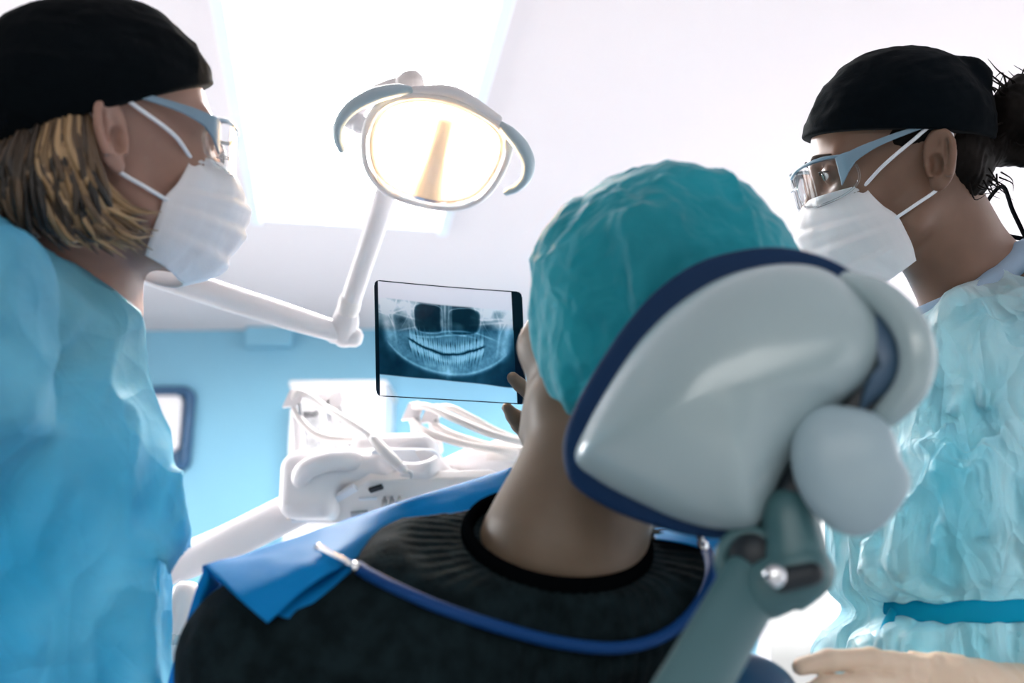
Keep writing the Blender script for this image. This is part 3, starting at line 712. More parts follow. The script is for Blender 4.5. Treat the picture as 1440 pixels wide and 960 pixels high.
# gloved hand resting on the chair, five fingers
gp = lambda *a: P(*a)
palm = [gp(1300, 975, 1.0), gp(1345, 985, 1.0)]
def glove(p):
    d = econe(p, gp(1297, 978, .985), gp(1345, 988, .995), .038, .036, np.eye(3), (1, .62, 1))
    d = smin(d, cone(p, gp(1345, 985, .995), gp(1500, 1002, 1.03), .034, .044), .02)
    fg = [[(1288, 940, .975), (1225, 927, .955), (1165, 928, .94), (1126, 937, .93)], [(1282, 968, .965), (1215, 962, .94), (1160, 966, .925), (1128, 978, .92)],
          [(1275, 982, .955), (1210, 980, .93), (1158, 988, .915), (1132, 1002, .915)], [(1272, 1004, .95), (1218, 1006, .93), (1176, 1014, .92), (1155, 1024, .918)], [(1300, 955, 1.01), (1250, 948, 1.03), (1200, 958, 1.02), (1165, 972, 1.0)]]
    for i, q in enumerate(fg):
        s = (1, 1, .95, .85, 1.1)[i]; d = smin(d, polyc(p, [gp(*a) for a in q], [.0118*s, .0102*s, .0094*s, .0078*s], .004), .0045)
    w = .0016*ridge(p*np.array([60, 45, 45]), 2)
    return d-w*np.clip((p[:, 0]-.30)/.08, 0, 1)
sdf_obj('glove', glove, *bounds([gp(1126, 930, .93), gp(1500, 1010, 1.03), gp(1160, 1030, .9)], .06), .0022, M['glove'], t, 'cream latex glove on the chair')
def glove2(p):
    d = cone(p, P(1330, 850, 1.40), P(1262, 862, 1.36), .032, .034)
    for k in range(4): d = smin(d, polyc(p, [P(1258, 846+12*k, 1.36-.012*k), P(1232, 842+14*k, 1.34-.012*k), P(1222, 856+14*k, 1.33-.012*k)], [.0115, .0105, .009], .004), .008)
    return smin(d, polyc(p, [P(1275, 880, 1.36), P(1245, 895, 1.33), P(1235, 905, 1.31)], [.013, .011, .009], .004), .01)
sdf_obj('glove', glove2, *bounds([P(1330, 850, 1.40), P(1222, 842, 1.34), P(1230, 910, 1.3)], .05), .003, M['glove'], t, 'cream latex glove behind the gown')
legs(t, P(1388, 950, 1.2)+np.array([.02, 0, 0]), unit(np.array([FR.R[0, 0], FR.R[1, 0]])), .5)

# ---------------------------------------------------------------- patient in the chair
def basis(f, u):
    f = unit(f); u = np.array(u, float); u = unit(u-f*(u@f)); return np.stack([f, -np.cross(u, f), u], 1)
RPc = basis((-.55, .03, .83), (.33, .93, -.12))
FP = Frame(RPc, np.array([.098, -.004, 1.0]))
t = thing('person', 'person seated in the dental chair in teal cap and charcoal sweater, holding the film', 'person', (*P(640, 1000, 1.0)[:2], .55))
nb, hips = P(792, 770, .955), P(790, 775, .95)+np.array([-.13, .30, -.42])
sh_l, sh_r = P(402, 945, .92), P(945, 858, .98)
elb, wri = P(905, 800, 1.24), P(782, 600, 1.43)
hp2 = person_head(FP, ())
fing = [[(768, 575, 1.43), (748, 556, 1.425), (731, 541, 1.408), (721, 531, 1.402)],
        [(765, 592, 1.45), (740, 590, 1.455), (722, 583, 1.445), (713, 573, 1.435)],
        [(768, 602, 1.455), (745, 604, 1.46), (728, 597, 1.45), (719, 586, 1.44)],
        [(772, 610, 1.46), (752, 616, 1.465), (738, 610, 1.455), (729, 600, 1.445)],
        [(778, 616, 1.46), (762, 624, 1.465), (750, 620, 1.46), (741, 612, 1.45)]]
def body_p(p):
    d = hp2(p)
    d = smin(d, cone(p, P(862, 570, .995), nb, .058, .073), .03)
    d = smin(d, cone(p, nb, P(700, 930, .975), .058, .06), .03)
    d = smin(d, cone(p, P(480, 945, .94), P(900, 880, .99), .045, .045), .04)
    d = smin(d, polyc(p, [sh_r, elb, wri], [.045, .036, .025], .01), .02)
    h = cone(p, wri, P(768, 588, 1.44), .026, .026)
    for i, q in enumerate(fing):
        s = (1.05, 1, 1, .95, .85)[i]; h = smin(h, polyc(p, [P(*a) for a in q], [.0105*s, .0095*s, .0088*s, .0075*s], .003), .006)
    return smin(d, h, .01)
lo, hi = bounds([FP.t, sh_l, sh_r, elb, wri, P(715, 575, 1.4), P(640, 900, .96)], .17)
sdf_obj('body', body_p, lo, hi, .003, M['skin_pat'], t)
# puffy teal cap, gathered at its elastic edge
def cap_p(p):
    q = FP.l(p); c = q-np.array([-.022, -.012, .062])
    d = ell(q, (-.022, -.020, .060), (.122, .116, .110)); d = smin(d, ell(q, (-.032, -.010, .0), (.098, .098, .105)), .03)
    az = np.arctan2(c[:, 1], c[:, 0]); pl = -.088+.50*(q[:, 0]+.02); e = (q[:, 2]-pl)/1.12
    g = np.exp(-np.clip(e, 0, 1)/.06)
    w = .0030*np.sin(az*24+4*noise(q*18))*g+.0055*ridge(q*np.array([15, 15, 9])+.35*np.stack([fbm(q*9), fbm(q*9+5), fbm(q*9+11)], 1)+4, 3)*(1-.5*g)+.004*fbm(q*9+7, 2)
    seam = .0045*np.exp(-(c[:, 1]/.004)**2)
    d = d-w-seam+.012*np.exp(-np.clip(e, 0, 1)/.02)
    return smax(d, -e, .004)
sdf_obj('cap', cap_p, *bounds([FP.w((-.02, -.01, .06))], .17), .0028, M['teal'], t, 'teal disposable bouffant cap')
# sweater
NA = unit(c2w(np.array([.12, .9, -.31]))); NRm = frame(NA, (1, .3, 0)); NC = P(782, 768, .955)
def sweater0(p):
    d = cone(p, sh_l, P(620, 915, .955), .085, .092)
    d = smin(d, cone(p, P(620, 915, .955), P(830, 866, .965), .092, .073), .04)
    d = smin(d, cone(p, P(830, 866, .965), sh_r, .073, .066), .04)
    d = smin(d, cone(p, P(640, 930, .96), hips, .12, .15), .06)
    d = smin(d, cone(p, P(800, 840, .965), NC, .092, .085), .025)
    d = smin(d, polyc(p, [sh_l, P(380, 1040, .93), P(405, 1070, 1.2), P(450, 930, 1.5)], [.085, .062, .055, .042], .02), .03)
    d = smin(d, polyc(p, [sh_r, elb, P(800, 630, 1.40)], [.068, .054, .037], .02), .02)
    return smax(d, (p-NC)@NA-.006, .006)
def sweater(p):
    d = sweater0(p); q = (p-NC)@NRm; r = np.hypot(q[:, 0], q[:, 1]); th = np.arctan2(q[:, 1], q[:, 0])
    m = np.clip((.145-r)/.02, 0, 1)*(np.abs(q[:, 2]) < .11)
    rib = .0013*np.cos(th*58)*m+.004*np.exp(-((r-.128)/.006)**2)*0
    return d-rib-.004*fbm(p*16, 3)*(1-m)-.003*ridge(p*7+3, 2)*(1-m)
sdf_obj('sweater', sweater, *bounds([sh_l, sh_r, hips, wri, P(330, 1060, 1.2), P(420, 900, 1.5)], .2), .0034, M['sweater'], t, 'charcoal knitted sweater with ribbed neck')
a = np.linspace(0, 2*np.pi, 28, endpoint=False)
ring = np.array([NC+NA*.010+NRm[:, 0]*.081*math.cos(x)+NRm[:, 1]*.079*math.sin(x) for x in a])
obj('shirt_collar', tube(ring-NA*.003, .0105, 112, 12, flat=.55, up=NA, closed=True), M['collar_black'], t, 'black shirt collar')
kn = [hips+np.array([-.20, .46, .03]), hips+np.array([.0, .50, .03])]
for i, k in enumerate(kn):
    hh = hips+np.array([(-.09, .09)[i], .02, -.02]); an = k+np.array([-.12, .42, -.17])
    obj('trouser_leg', tube([hh, k, an], [.095, .07, .05], 24, 20), M['trousers'], t)
    obj('shoe', tube([an+np.array([0, -.03, -.01]), an+np.array([-.02, .06, .02]), an+np.array([-.03, .10, .12])], [.05, .05, .035], 14, 16), M['shoe'], t)

# bib with its cord and clips
B = thing('dental_bib', 'bright blue disposable dental bib tied round the seated person by a blue cord', 'bib', P(450, 760, .98))
def on_sw(x, y, off=.006, fall=.9):
    q = hit(sweater0, x, y, .5, off); return P(x, y, fall) if q is None else q
crest = [P(287, 797, .94), P(370, 772, .96), P(450, 748, .99), P(560, 711, 1.04), P(640, 685, 1.07), P(720, 658, 1.09)]
far = [P(305, 900, 1.08), P(385, 880, 1.1), P(470, 845, 1.13), P(580, 800, 1.17), P(650, 770, 1.19), P(722, 740, 1.2)]
mid = [P(292, 835, 1.01), P(375, 812, 1.04), P(455, 785, 1.07), P(570, 745, 1.11), P(645, 718, 1.13), P(722, 690, 1.14)]
flap2 = [on_sw(376, 876, .018), on_sw(425, 832, .018), on_sw(478, 797, .016), P(560, 752, 1.0), P(640, 731, 1.02), P(704, 716, 1.04)]
flap1 = [on_sw(330, 836, .020), on_sw(398, 803, .022), on_sw(464, 772, .018)]+[(c+f)/2+np.array([0, -.006, .004]) for c, f in zip(crest[3:], flap2[3:])]
obj('sheet', sheet([far, mid, crest, flap1, flap2], 70, 50, .0012, .0025, 3), M['bib_out'], B)
colA = [P(286, 799, .937), P(268, 850, .95), P(252, 905, .97), P(238, 960, .99), P(226, 1010, 1.0)]
colB = [P(312, 822, .95), P(300, 865, .965), P(285, 915, .98), P(270, 965, 1.0), P(258, 1015, 1.01)]
obj('side_panel', sheet([colA, [(x+y)/2+np.array([0, -.012, 0]) for x, y in zip(colA, colB)], colB], 40, 14, .0012, .003, 5), M['bib_out'], B)
fold = [on_sw(394, 866, .006), on_sw(440, 828, .006), on_sw(492, 788, .006)]; fold2 = [on_sw(410, 870, .004), on_sw(455, 836, .004), on_sw(505, 792, .004)]; fold0 = [on_sw(370, 850, .006), on_sw(420, 805, .006), on_sw(480, 765, .006)]
obj('folded_edge', sheet([fold0, fold, fold2], 24, 12, .0012, .001, 9), M['bib_out'], B)
cpts = [(503, 797), (520, 808), (560, 828), (620, 854), (700, 881), (780, 902), (850, 911), (900, 906), (940, 890), (970, 865), (992, 832), (1000, 805), (996, 780), (988, 764)]
cp = [on_sw(x, y, .008, .93) for x, y in cpts]
obj('cord', tube(cp, .0052, 120, 12), M['cord'], B, 'shiny blue cord')
def clip(a, b, w):
    a, b = np.asarray(a), np.asarray(b); ax_ = unit(b-a); R = frame(ax_, CAM-a); L = np.linalg.norm(b-a)
    g = [tube([a, a+ax_*L*.8], [w*.8, w*.65], 8, 8, flat=.35, up=R[:, 0]), tube([a+R[:, 1]*w*.4, a+ax_*L*.85], [w*.5, w*.5], 8, 8), lathe([(w*.45, 0), (w*.7, .001), (w*.7, .006), (w*.4, .0075)], b-ax_*.004, R, 16)]
    return join(*g)
obj('clip', clip(P(448, 766, .885), P(500, 797, .875), .0056), M['chrome'], B, 'chrome clip')
obj('shoulder_panel', sheet([[P(920, 745, 1.04), P(980, 742, 1.04), P(1045, 752, 1.05)], [P(918, 748, 1.0), P(980, 750, .99), P(1042, 768, 1.0)], [on_sw(922, 758, .004, .98), on_sw(985, 772, .004, .97), P(1040, 806, .96)]], 30, 20, .0012, .002, 4), M['bib_out'], B)
obj('clip', clip(P(985, 748, .905), P(989, 768, .90), .0056), M['chrome'], B, 'chrome clip')

# ---------------------------------------------------------------- dental chair
C = thing('dental_chair', 'dental chair with pale grey domed headrest shell and navy upholstery', 'chair', (hips[0], hips[1]+.1, 0))
def hd(x, y): return .815-.045*(x-1020)/230+.02*(560-y)/200
def HP(x, y, o=0): return P(x, y, hd(x, y)+o)
hn = unit(np.cross(HP(1100, 500)-HP(900, 500), HP(900, 500)-HP(900, 700))); hn = hn if hn@(CAM-HP(1000, 560)) > 0 else -hn
shell = [(813, 648), (830, 600), (866, 537), (905, 482), (950, 437), (1000, 403), (1050, 383), (1110, 374), (1165, 383), (1215, 420), (1242, 460), (1246, 500), (1222, 541), (1178, 577), (1136, 620), (1106, 665), (1084, 710), (1064, 744), (1015, 746), (960, 733), (900, 707), (846, 678)]
cush = [(792, 645), (795, 606), (815, 558), (848, 502), (886, 448), (934, 399), (996, 363), (1080, 347), (1150, 358), (1212, 391), (1245, 440), (1258, 500), (1228, 560), (1150, 640), (1112, 700), (1072, 752), (1000, 757), (930, 743), (856, 715), (806, 682)]
obj('headrest_cushion', pillow([HP(*q) for q in cush], hn, .012, .062, 14, 2.4), M['blue_pad'], C, 'navy headrest cushion')
obj('headrest_shell', pillow([HP(*q)+hn*.004 for q in shell], hn, .062, .002, 18, 2.0, 132), M['shell'], C, 'glossy pale grey headrest shell')
gap = [(1236, 500), (1262, 540), (1205, 590), (1160, 640), (1130, 700), (1120, 752), (1085, 770), (1055, 750), (1080, 700), (1115, 640), (1170, 580)]
obj('hinge_strip', pillow([HP(*q, -.002) for q in gap], hn, .016, .02, 8), M['dark_gap'], C, 'dark rubber hinge strip')
obj('headrest_bracket', tube([HP(1190, 396, .0), HP(1238, 416, -.012), HP(1276, 455, -.02), HP(1290, 500, -.022), HP(1280, 545, -.018), HP(1248, 582, -.01)], [.008, .0105, .0115, .0115, .011, .009], 40, 18, flat=1.1, up=hn), M['shell'], C, 'curved pale grey headrest bracket')
br = [(1228, 440), (1256, 462), (1272, 500), (1262, 540), (1222, 575), (1205, 590), (1215, 545), (1242, 510)]
obj('bracket_plate', pillow([HP(*q, -.006) for q in br], hn, .020, .02, 8), M['bracket_blue'], C, 'slate blue plate')
Rk = frame(hn, (1, 0, 0))
def knob_f(p):
    d = ell(p, P(1186, 660, .745), (.034, .047, .020), frame(hn, P(1250, 640, .745)-P(1186, 660, .745)))
    d = smin(d, ell(p, P(1212, 636, .742), (.024, .029, .017), Rk), .009)
    d = smin(d, ell(p, P(1222, 690, .736), (.029, .019, .016), frame(hn, P(1280, 665, .736)-P(1222, 690, .736))), .009)
    return d
sdf_obj('lever_knob', knob_f, *bounds([P(1190, 655, .745)], .075), .0022, M['knob'], C, 'pale grey lever knob')
jx = unit(np.array([.75, -.55, .2]))
def Jp(x, y, d): return P(x, y, d)
obj('knuckle_joint', join(tube([Jp(1110, 722, .775), Jp(1117, 775, .768), Jp(1112, 818, .765)], [.020, .0235, .022], 16, 20), tube([Jp(1072, 830, .77), Jp(1128, 800, .762)], [.022, .024], 10, 20)), M['strut'], C, 'grey steel headrest joint')
obj('joint_slot', tube([Jp(1100, 815, .742), Jp(1142, 806, .742)], .0085, 8, 14), M['dark_gap'], C)
obj('joint_bolt', lathe([(.002, -.02), (.0085, -.02), (.0085, .006), (.006, .010), (.001, .011)], P(1090, 809, .742), frame(CAM-P(1090, 809, .742)), 20), M['chrome'], C, 'chrome bolt')
cyl = frame(unit(CAM-P(1052, 780, .77))+np.array([-.25, 0, 0]))
obj('pivot_drum', lathe([(.018, -.05), (.0255, -.048), (.0265, -.01), (.0255, 0), (.018, .002), (.0165, -.004), (.001, -.008)], P(1052, 790, .77), cyl, 36), M['strut'], C)
obj('pivot_cap', lathe([(.001, -.006), (.0165, -.006), (.0155, .001), (.001, .0015)], P(1055, 781, .766), cyl, 30), M['dark_gap'], C)
s0, s1 = P(1062, 812, .772), P(962, 985, .715)
sx = unit(s1-s0); SR = frame(sx, P(1100, 860, .77)-P(1020, 800, .77))
obj('headrest_strut', tube([s0, (s0+s1)/2, s1, s1+sx*.12], [.024, .0245, .025, .025], 30, 20, flat=.5, up=SR[:, 0]), M['strut'], C, 'grey headrest strut')
# backrest, seat and base, all below the frame's lower edge
bk0, bk1 = P(800, 985, .815)+np.array([0, .0, -.02]), hips+np.array([.03, -.17, -.10]); up_ = unit(bk0-bk1); bx = unit(np.array([1, .12, 0])); bn = unit(np.cross(bx, up_)); bn = bn if bn[1] < 0 else -bn
Lb = np.linalg.norm(bk0-bk1)
ol = [bk1+bx*u*w+up_*v*Lb for u, v, w in ((-1, 0, .23), (-1, .5, .23), (-1, .85, .19), (-.6, 1.0, .19), (0, 1.03, .19), (.6, 1.0, .19), (1, .85, .19), (1, .5, .23), (1, 0, .23), (0, -.04, .2))]
obj('backrest', pillow(ol, bn, .05, .05, 12, 2.6), M['blue_pad'], C, 'navy backrest')
st0 = hips+np.array([0, -.12, -.20]); sd = unit(np.array([-.28, .96, 0])); sr = np.array([sd[1], -sd[0], 0])
ol = [st0+sd*a_+sr*b_ for a_, b_ in ((0, -.19), (.5, -.22), (1.0, -.21), (1.25, -.14), (1.28, 0), (1.25, .14), (1.0, .21), (.5, .22), (0, .19), (-.04, 0))]
obj('seat', pillow(ol, (0, 0, 1), .045, .07, 12, 2.6), M['blue_pad2'], C, 'blue seat')
bc = st0+sd*.45; bevel(obj('base', join(box((bc[0], bc[1], .03), (.22, .36, .03)), box((bc[0], bc[1], (st0[2]-.05)/2), (.14, .18, (st0[2]-.05)/2))), M['white_plastic'], C), .015)
pad = lambda p: smin(ell(p, P(1055, 985, .90), (.042, .03, .036)), cone(p, P(1040, 990, .90), P(985, 1055, .92), .034, .036), .02)
sdf_obj('side_pad', pad, *bounds([P(1055, 985, .90), P(985, 1055, .92)], .07), .0028, M['blue_pad2'], C, 'rounded dark blue side pad')
obj('pad_bracket', tube([P(985, 1055, .92), P(940, 1150, .97), bk1+up_*.15+bx*.18], [.018, .018, .018], 16, 14), M['strut'], C)

# ---------------------------------------------------------------- radiograph film
def film_pattern(nu, nv):
    U, V = np.meshgrid(np.linspace(0, 1, nu), np.linspace(0, 1, nv)); pts = np.stack([U.ravel()*3, V.ravel()*2.2, np.zeros(U.size)], 1)
    fb = lambda s, o=3, k=0: fbm(pts*s+k, o).reshape(nv, nu)
    sg = lambda v, w: 1/(1+np.exp(np.clip(-v/w, -40, 40)))
    G = lambda v, c, w: np.exp(-((v-c)/w)**2)
    # x, y run over the exposed strip
    x = (U-.035)/(.925-.035); y = (V-(.150+.03*x))/(.660+.015*x); xc = (x-.50)/.5+.012*fb(1.2, 2, 2); y = y+.008*fb(1.5, 2, 6)
    ax_ = np.abs(xc)
    T = .035+.02*fb(2, 3, 1)
    lowb = .93-.40*ax_**2.1-.25*np.clip(ax_-.75, 0, 1)**1.2             # lower border of the mandible
    inside = sg(lowb-y, .012)
    topm = .38-.03*ax_
    wid = sg(.90-.35*np.clip(.62-y, 0, 1)*0-ax_+.10*(.5-y), .025)
    mand = inside*sg(y-topm, .05)*wid
    T += mand*(.165+.04*fb(6, 3, 3)+.03*fb(20, 2, 9)+.05*np.clip(.7-y, 0, 1))
    T += G(lowb-y, .022, .018)*wid*.15*(ax_ < .9)+G(lowb-y, .10, .05)*wid*.04
    # rami and condyles, skull-base strands above
    for s in (-1, 1):
        T += .20*G(xc*s-.90+.16*(y-.3), 0, .075)*sg(y-.06, .03)*sg(.62-y, .05)*(1+.3*fb(6, 3, s))
        T += .14*G(xc*s-.80+.16*(y-.3), 0, .02)*sg(y-.2, .03)*sg(.58-y, .05)
        T -= .09*G(xc*s, .66, .10)*G(y, .27, .08)
        for k in range(5):
            c = .42+.11*k; T += .15*G(xc*s-c-.10*np.sin(6*y+k*2)-.16*(y-.1)*(k % 3-1), 0, .010+.006*(k % 2))*sg(.36-y, .03)*(.5+.5*np.clip(fb(3, 2, k), -1, 1))
        T += .16*G(y-.13-.10*(xc*s-.55)+.03*np.sin(xc*9), 0, .012)*(xc*s > .38)+.12*G(y-.21+.14*(xc*s-.6), 0, .014)*(xc*s > .36)
        T += .18*G(y-.36-.25*(xc*s-.55), 0, .012)*sg(xc*s-.40, .03)*sg(.70-xc*s, .03)
    T += (.18+.38*sg(.13-y, .05)*sg(ax_-.55, .1))*sg(.33-y, .04)*sg(ax_-.40, .02)*(1+.5*fb(4, 4, 5))
    # sinuses, septum, palate
    for c, w in ((-.265, .205), (.275, .225)):
        r = ((np.abs(xc-c)/w)**4+(np.abs(y-.20)/.165)**4)**.25+.16*fb(1.9, 3, 4)
        si = sg(1-r, .03); T = T*(1-si*.94)+si*(.012+.10*np.clip(fb(2.4, 3, 8), 0, 1)*(c > 0)+.02*np.clip(fb(4, 3, 8), 0, 1))
        T += .14*G(r, 1.06, .04)*(.6+.4*fb(5, 2, 1))
    T += (.24*G(xc, -.005, .02)+.16*G(ax_, .055, .02)+.10*G(xc, .09, .015))*sg(.37-y, .02)*(1+.5*fb(7, 3, 2))
    pal = y-(.40+.06*ax_-.03*np.sin(xc*5))
    T += .36*G(pal, 0, .012)*sg(.44-ax_, .03)*(.7+.5*fb(5, 2, 7))+.16*G(pal+.055, 0, .012)*sg(.36-ax_, .03)
    T += .05*G(y, .47, .09)*sg(.62-ax_, .04)
    # teeth: the bite line sags in the middle
    bite = .655-.40*ax_**1.6+.006*fb(9, 2, 3)
    wt = .555
    rel = np.array([1.35, 1.4, 1.2, .85, .85, .85, .8, .85, .8, .8, .85, .85, .85, 1.2, 1.4, 1.35])[1:-1]
    rs = np.random.RandomState(3)
    for row in (-1, 1):
        edges = np.cumsum(np.r_[0, rel]); edges = (edges/edges[-1]*2-1)*wt*(1.0 if row < 0 else 1.03)
        for i in range(14):
            c = (edges[i]+edges[i+1])/2; w = (edges[i+1]-edges[i])/2; molar = i in (0, 1, 2, 11, 12, 13) and abs(c) > .36
            dy = (y-bite)*row-.018-.008*rs.rand(); lean = -c*(.55 if row > 0 else .30)+.04*(rs.rand()-.5)
            cx = xc-c-lean*np.clip(dy, 0, .5)*-1*(-1 if row > 0 else 1)*(1 if row < 0 else 1)
            ch = .08 if molar else .085; hg = (.185 if molar else .20)+.02*rs.rand()
            wid_ = w*np.where(dy < ch, .93-.10*np.clip(dy/ch, 0, 1)**2, .80*(1-.55*np.clip((dy-ch)/(hg-ch), 0, 1)**1.3))
            cusp = .012*np.cos(cx/w*6.28)*(1 if molar else .3)
            a = sg(wid_-np.abs(cx), w*.07)*sg(dy-cusp*(dy < .05), .006)*sg(hg-dy, .02)
            crown = sg(ch-dy, .012)
            lev = (.20+.34*crown-.5*np.clip(dy-ch, 0, .2))+.05*G(np.abs(cx), w*.75, w*.22)-.13*G(cx, 0, w*.20)*sg(dy-.03, .01)*sg(hg-.03-dy, .02)
            if molar: lev = lev-.12*G(cx, 0, w*.25)*sg(dy-ch-.04, .02)+.04*crown
            T = T*(1-a)+a*np.maximum(T*.55+lev*.62, lev*.9)
            T -= .12*G(np.abs(cx), w, w*.16)*G(dy, .085, .05)*.9*(dy > 0)
    T = T*(1-.93*G(y-bite, .0, .017)*sg(wt+.02-ax_, .015))
    T = T*(1-.55*G(xc, 0, .10)*G(y, .69, .035))
    T += .12*G(xc, 0, .045)*G(y, .90, .07)*(1+fb(8))+.05*G(xc, .0, .14)*G(y, .85, .07)
    T *= 1+.14*fb(9, 4, 20)
    T = np.clip(T, .004, 1)
    base = np.array([.955, .955, .985])
    g = np.clip(T*2.1, 0, 1)
    rgb = np.stack([g**1.7*.92+.002, g**1.22*.98+.010, g**1.10*1.0+.022], -1)
    soft = sg(y, .004)*sg(1-y, .003)
    rgb = rgb*soft[..., None]+base*(1-soft[..., None])
    black = (U > .928+.006*V) | (U < .026); line = (V < .008) | (V > .989)
    rgb = np.where((black | line)[..., None], np.array([.004, .010, .018]), rgb)
    return np.clip(rgb, .002, 1)
nu, nv = 330, 260
K = [P(526, 393, 1.345), P(734, 410, 1.42), P(741, 569, 1.42), P(529, 557, 1.345)]
U, Vv = np.meshgrid(np.linspace(0, 1, nu), np.linspace(0, 1, nv)); U = U[..., None]; Vv = Vv[..., None]
G_ = K[0]*(1-U)*(1-Vv)+K[1]*U*(1-Vv)+K[2]*U*Vv+K[3]*(1-U)*Vv
fn = unit(np.cross(K[1]-K[0], K[3]-K[0])); G_ = G_+fn*(.012*np.sin(np.pi*U)*(.4+.6*(1-Vv)))
pat = film_pattern(nu, nv)
cx = np.minimum(U, 1-U)[..., 0]*.21; cy = np.minimum(Vv, 1-Vv)[..., 0]*.155; rc = .007
keep = ~((cx < rc) & (cy < rc) & (np.hypot(rc-cx, rc-cy) > rc))
idx = np.arange(nu*nv).reshape(nv, nu); q = np.stack([idx[:-1, :-1], idx[:-1, 1:], idx[1:, 1:], idx[1:, :-1]], -1).reshape(-1, 4)
kc = (keep[:-1, :-1] & keep[:-1, 1:] & keep[1:, 1:] & keep[1:, :-1]).ravel()
fo = obj('radiograph_film', (G_.reshape(-1, 3), q[kc]), M['film'], None, 'panoramic dental radiograph film with black side borders, held up in a hand', 'x-ray film', loc=K[3])
at = fo.data.color_attributes.new('Col', 'FLOAT_COLOR', 'POINT'); at.data.foreach_set('color', np.concatenate([pat, np.ones((nv, nu, 1))], -1).astype(np.float32).ravel())

# ---------------------------------------------------------------- dental lamp on its arm
post = P(70, 335, 1.62)
L = thing('dental_lamp', 'lit oval dental lamp with two curved grey handles on a jointed white arm', 'lamp', (post[0], post[1], .95))
lc = P(615, 208, 1.5); ln = unit(unit(CAM-lc)+np.array([-.08, 0, -.28])); LR = frame(ln, P(700, 228, 1.5)-P(530, 190, 1.5))
lo_px = [(519, 163), (543, 139), (590, 130), (640, 138), (686, 160), (714, 186), (717, 216), (702, 252), (676, 281), (640, 293), (590, 287), (543, 270), (517, 240), (510, 200)]
LO = np.array([on_plane(x, y, lc, ln) for x, y in lo_px]); lcen = LO.mean(0)
def LS(s, o): return [lcen+(q-lcen)*s+ln*o for q in LO]
def bowl(outline, n, depth, rings=14, p=2.3):     # open dish, normals inward
    c = smoothloop(outline, 8); ctr = c.mean(0); N = len(c); V = []
    for q in range(rings):
        tt = q/rings; V.append(ctr+(c-ctr)*(1-tt)-depth*(1-(1-tt)**p)**(1/p)*np.asarray(n))
    V = np.concatenate(V+[(ctr-depth*np.asarray(n))[None]]); Fc = []
    for q in range(rings-1): Fc += [(q*N+i, q*N+(i+1) % N, (q+1)*N+(i+1) % N, (q+1)*N+i) for i in range(N)]
    return V, Fc+[((rings-1)*N+i, (rings-1)*N+(i+1) % N, rings*N) for i in range(N)]
hb = obj('lamp_housing', bowl(LS(1.0, 0), ln, .085), M['white_plastic'], L, 'white lamp housing'); so = hb.modifiers.new('thick', 'SOLIDIFY'); so.thickness = .003
obj('rim', tube(LS(.965, .002), .0085, 112, 14, closed=True, up=ln, flat=.8), M['white_plastic'], L)
obj('reflector', bowl(LS(.87, -.004), ln, .06), M['reflector'], L, 'warm glowing reflector')
cov = bowl(LS(.97, .006), ln, -.03); obj('clear_cover', cov, M['lamp_glass'], L, 'clear front cover')
obj('inner_frame', tube(LS(.87, -.002), .0030, 112, 10, closed=True, up=ln), M['cream_plastic'], L)
bt, bb = on_plane(626, 172, lc-ln*.012, ln), on_plane(600, 280, lc-ln*.006, ln)
obj('bulb_shield', tube([bt, bt*.45+bb*.55, bb], [.013, .019, .026], 16, 18, flat=.55, up=unit(np.cross(bb-bt, ln))), M['cream_plastic'], L, 'cream bulb shield')
obj('bulb', tube([on_plane(618, 196, lc-ln*.030, ln), on_plane(607, 240, lc-ln*.030, ln)], .010, 10, 14), M['lamp_emit'], L, 'glowing bulb')
for k, (pa, pb) in enumerate((((618, 190), 0), ((603, 245), 0))): pass
for x, y in ((570, 200), (660, 225)):
    l = bpy.data.lights.new('lamp_bulb_light', 'POINT'); l.energy = .9; l.color = (1, .70, .40); l.shadow_soft_size = .012
    o = bpy.data.objects.new('lamp_bulb_light', l); o.location = on_plane(x, y, lc-ln*.022, ln); col.objects.link(o)
dl = lambda x, y, o=0: on_plane(x, y, lc+ln*o, ln)
obj('handle', tube([dl(585, 128, .0), dl(560, 127, .006), dl(525, 135, .012), dl(494, 152, .018), dl(477, 175, .02), dl(475, 195, .02), dl(480, 210, .018)], [.006, .0125, .0155, .0135, .011, .009, .0075], 60, 16, flat=.7, up=ln), M['grey_handle'], L, 'grey curved handle')
obj('handle', tube([dl(698, 171, .0), dl(716, 186, .006), dl(733, 206, .012), dl(743, 228, .018), dl(740, 250, .02), dl(727, 264, .02), dl(713, 270, .018)], [.006, .0125, .0150, .013, .011, .009, .0075], 60, 16, flat=.7, up=ln), M['grey_handle'], L, 'grey curved handle')
obj('top_trim', tube([dl(582, 128, .002), dl(640, 131, .004), dl(700, 168, .002)], [.007, .009, .007], 24, 12, up=ln), M['white_plastic'], L)
kb = lathe([(.003, -.02), (.018, -.016), (.0215, -.004), (.0215, .006), (.016, .016), (.004, .02)], P(577, 118, 1.585), frame((-.25, -.7, .66)), 26)
obj('back_knob', kb, M['cream_plastic'], L, 'cream round knob')
ax_k = unit(P(512, 178, 1.53)-P(492, 164, 1.54))
obj('yoke_pivot', join(lathe([(.010, -.012), (.016, -.010), (.016, .0), (.011, .002), (.011, .008), (.014, .009), (.014, .017), (.009, .018), (.009, .03)], P(498, 169, 1.54), frame(ax_k), 24)), M['white_plastic'], L)
obj('yoke', tube([P(497, 167, 1.55), P(510, 145, 1.60), P(545, 125, 1.63), P(577, 122, 1.615), P(585, 160, 1.60), P(560, 215, 1.64)], [.012, .013, .014, .014, .015, .016], 40, 14), M['white_plastic'], L)
obj('upper_arm', tube([P(557, 222, 1.645), P(543, 272, 1.655), P(488, 438, 1.72)], [.0165, .0175, .0165], 24, 20), M['white_plastic'], L, 'white upper arm')
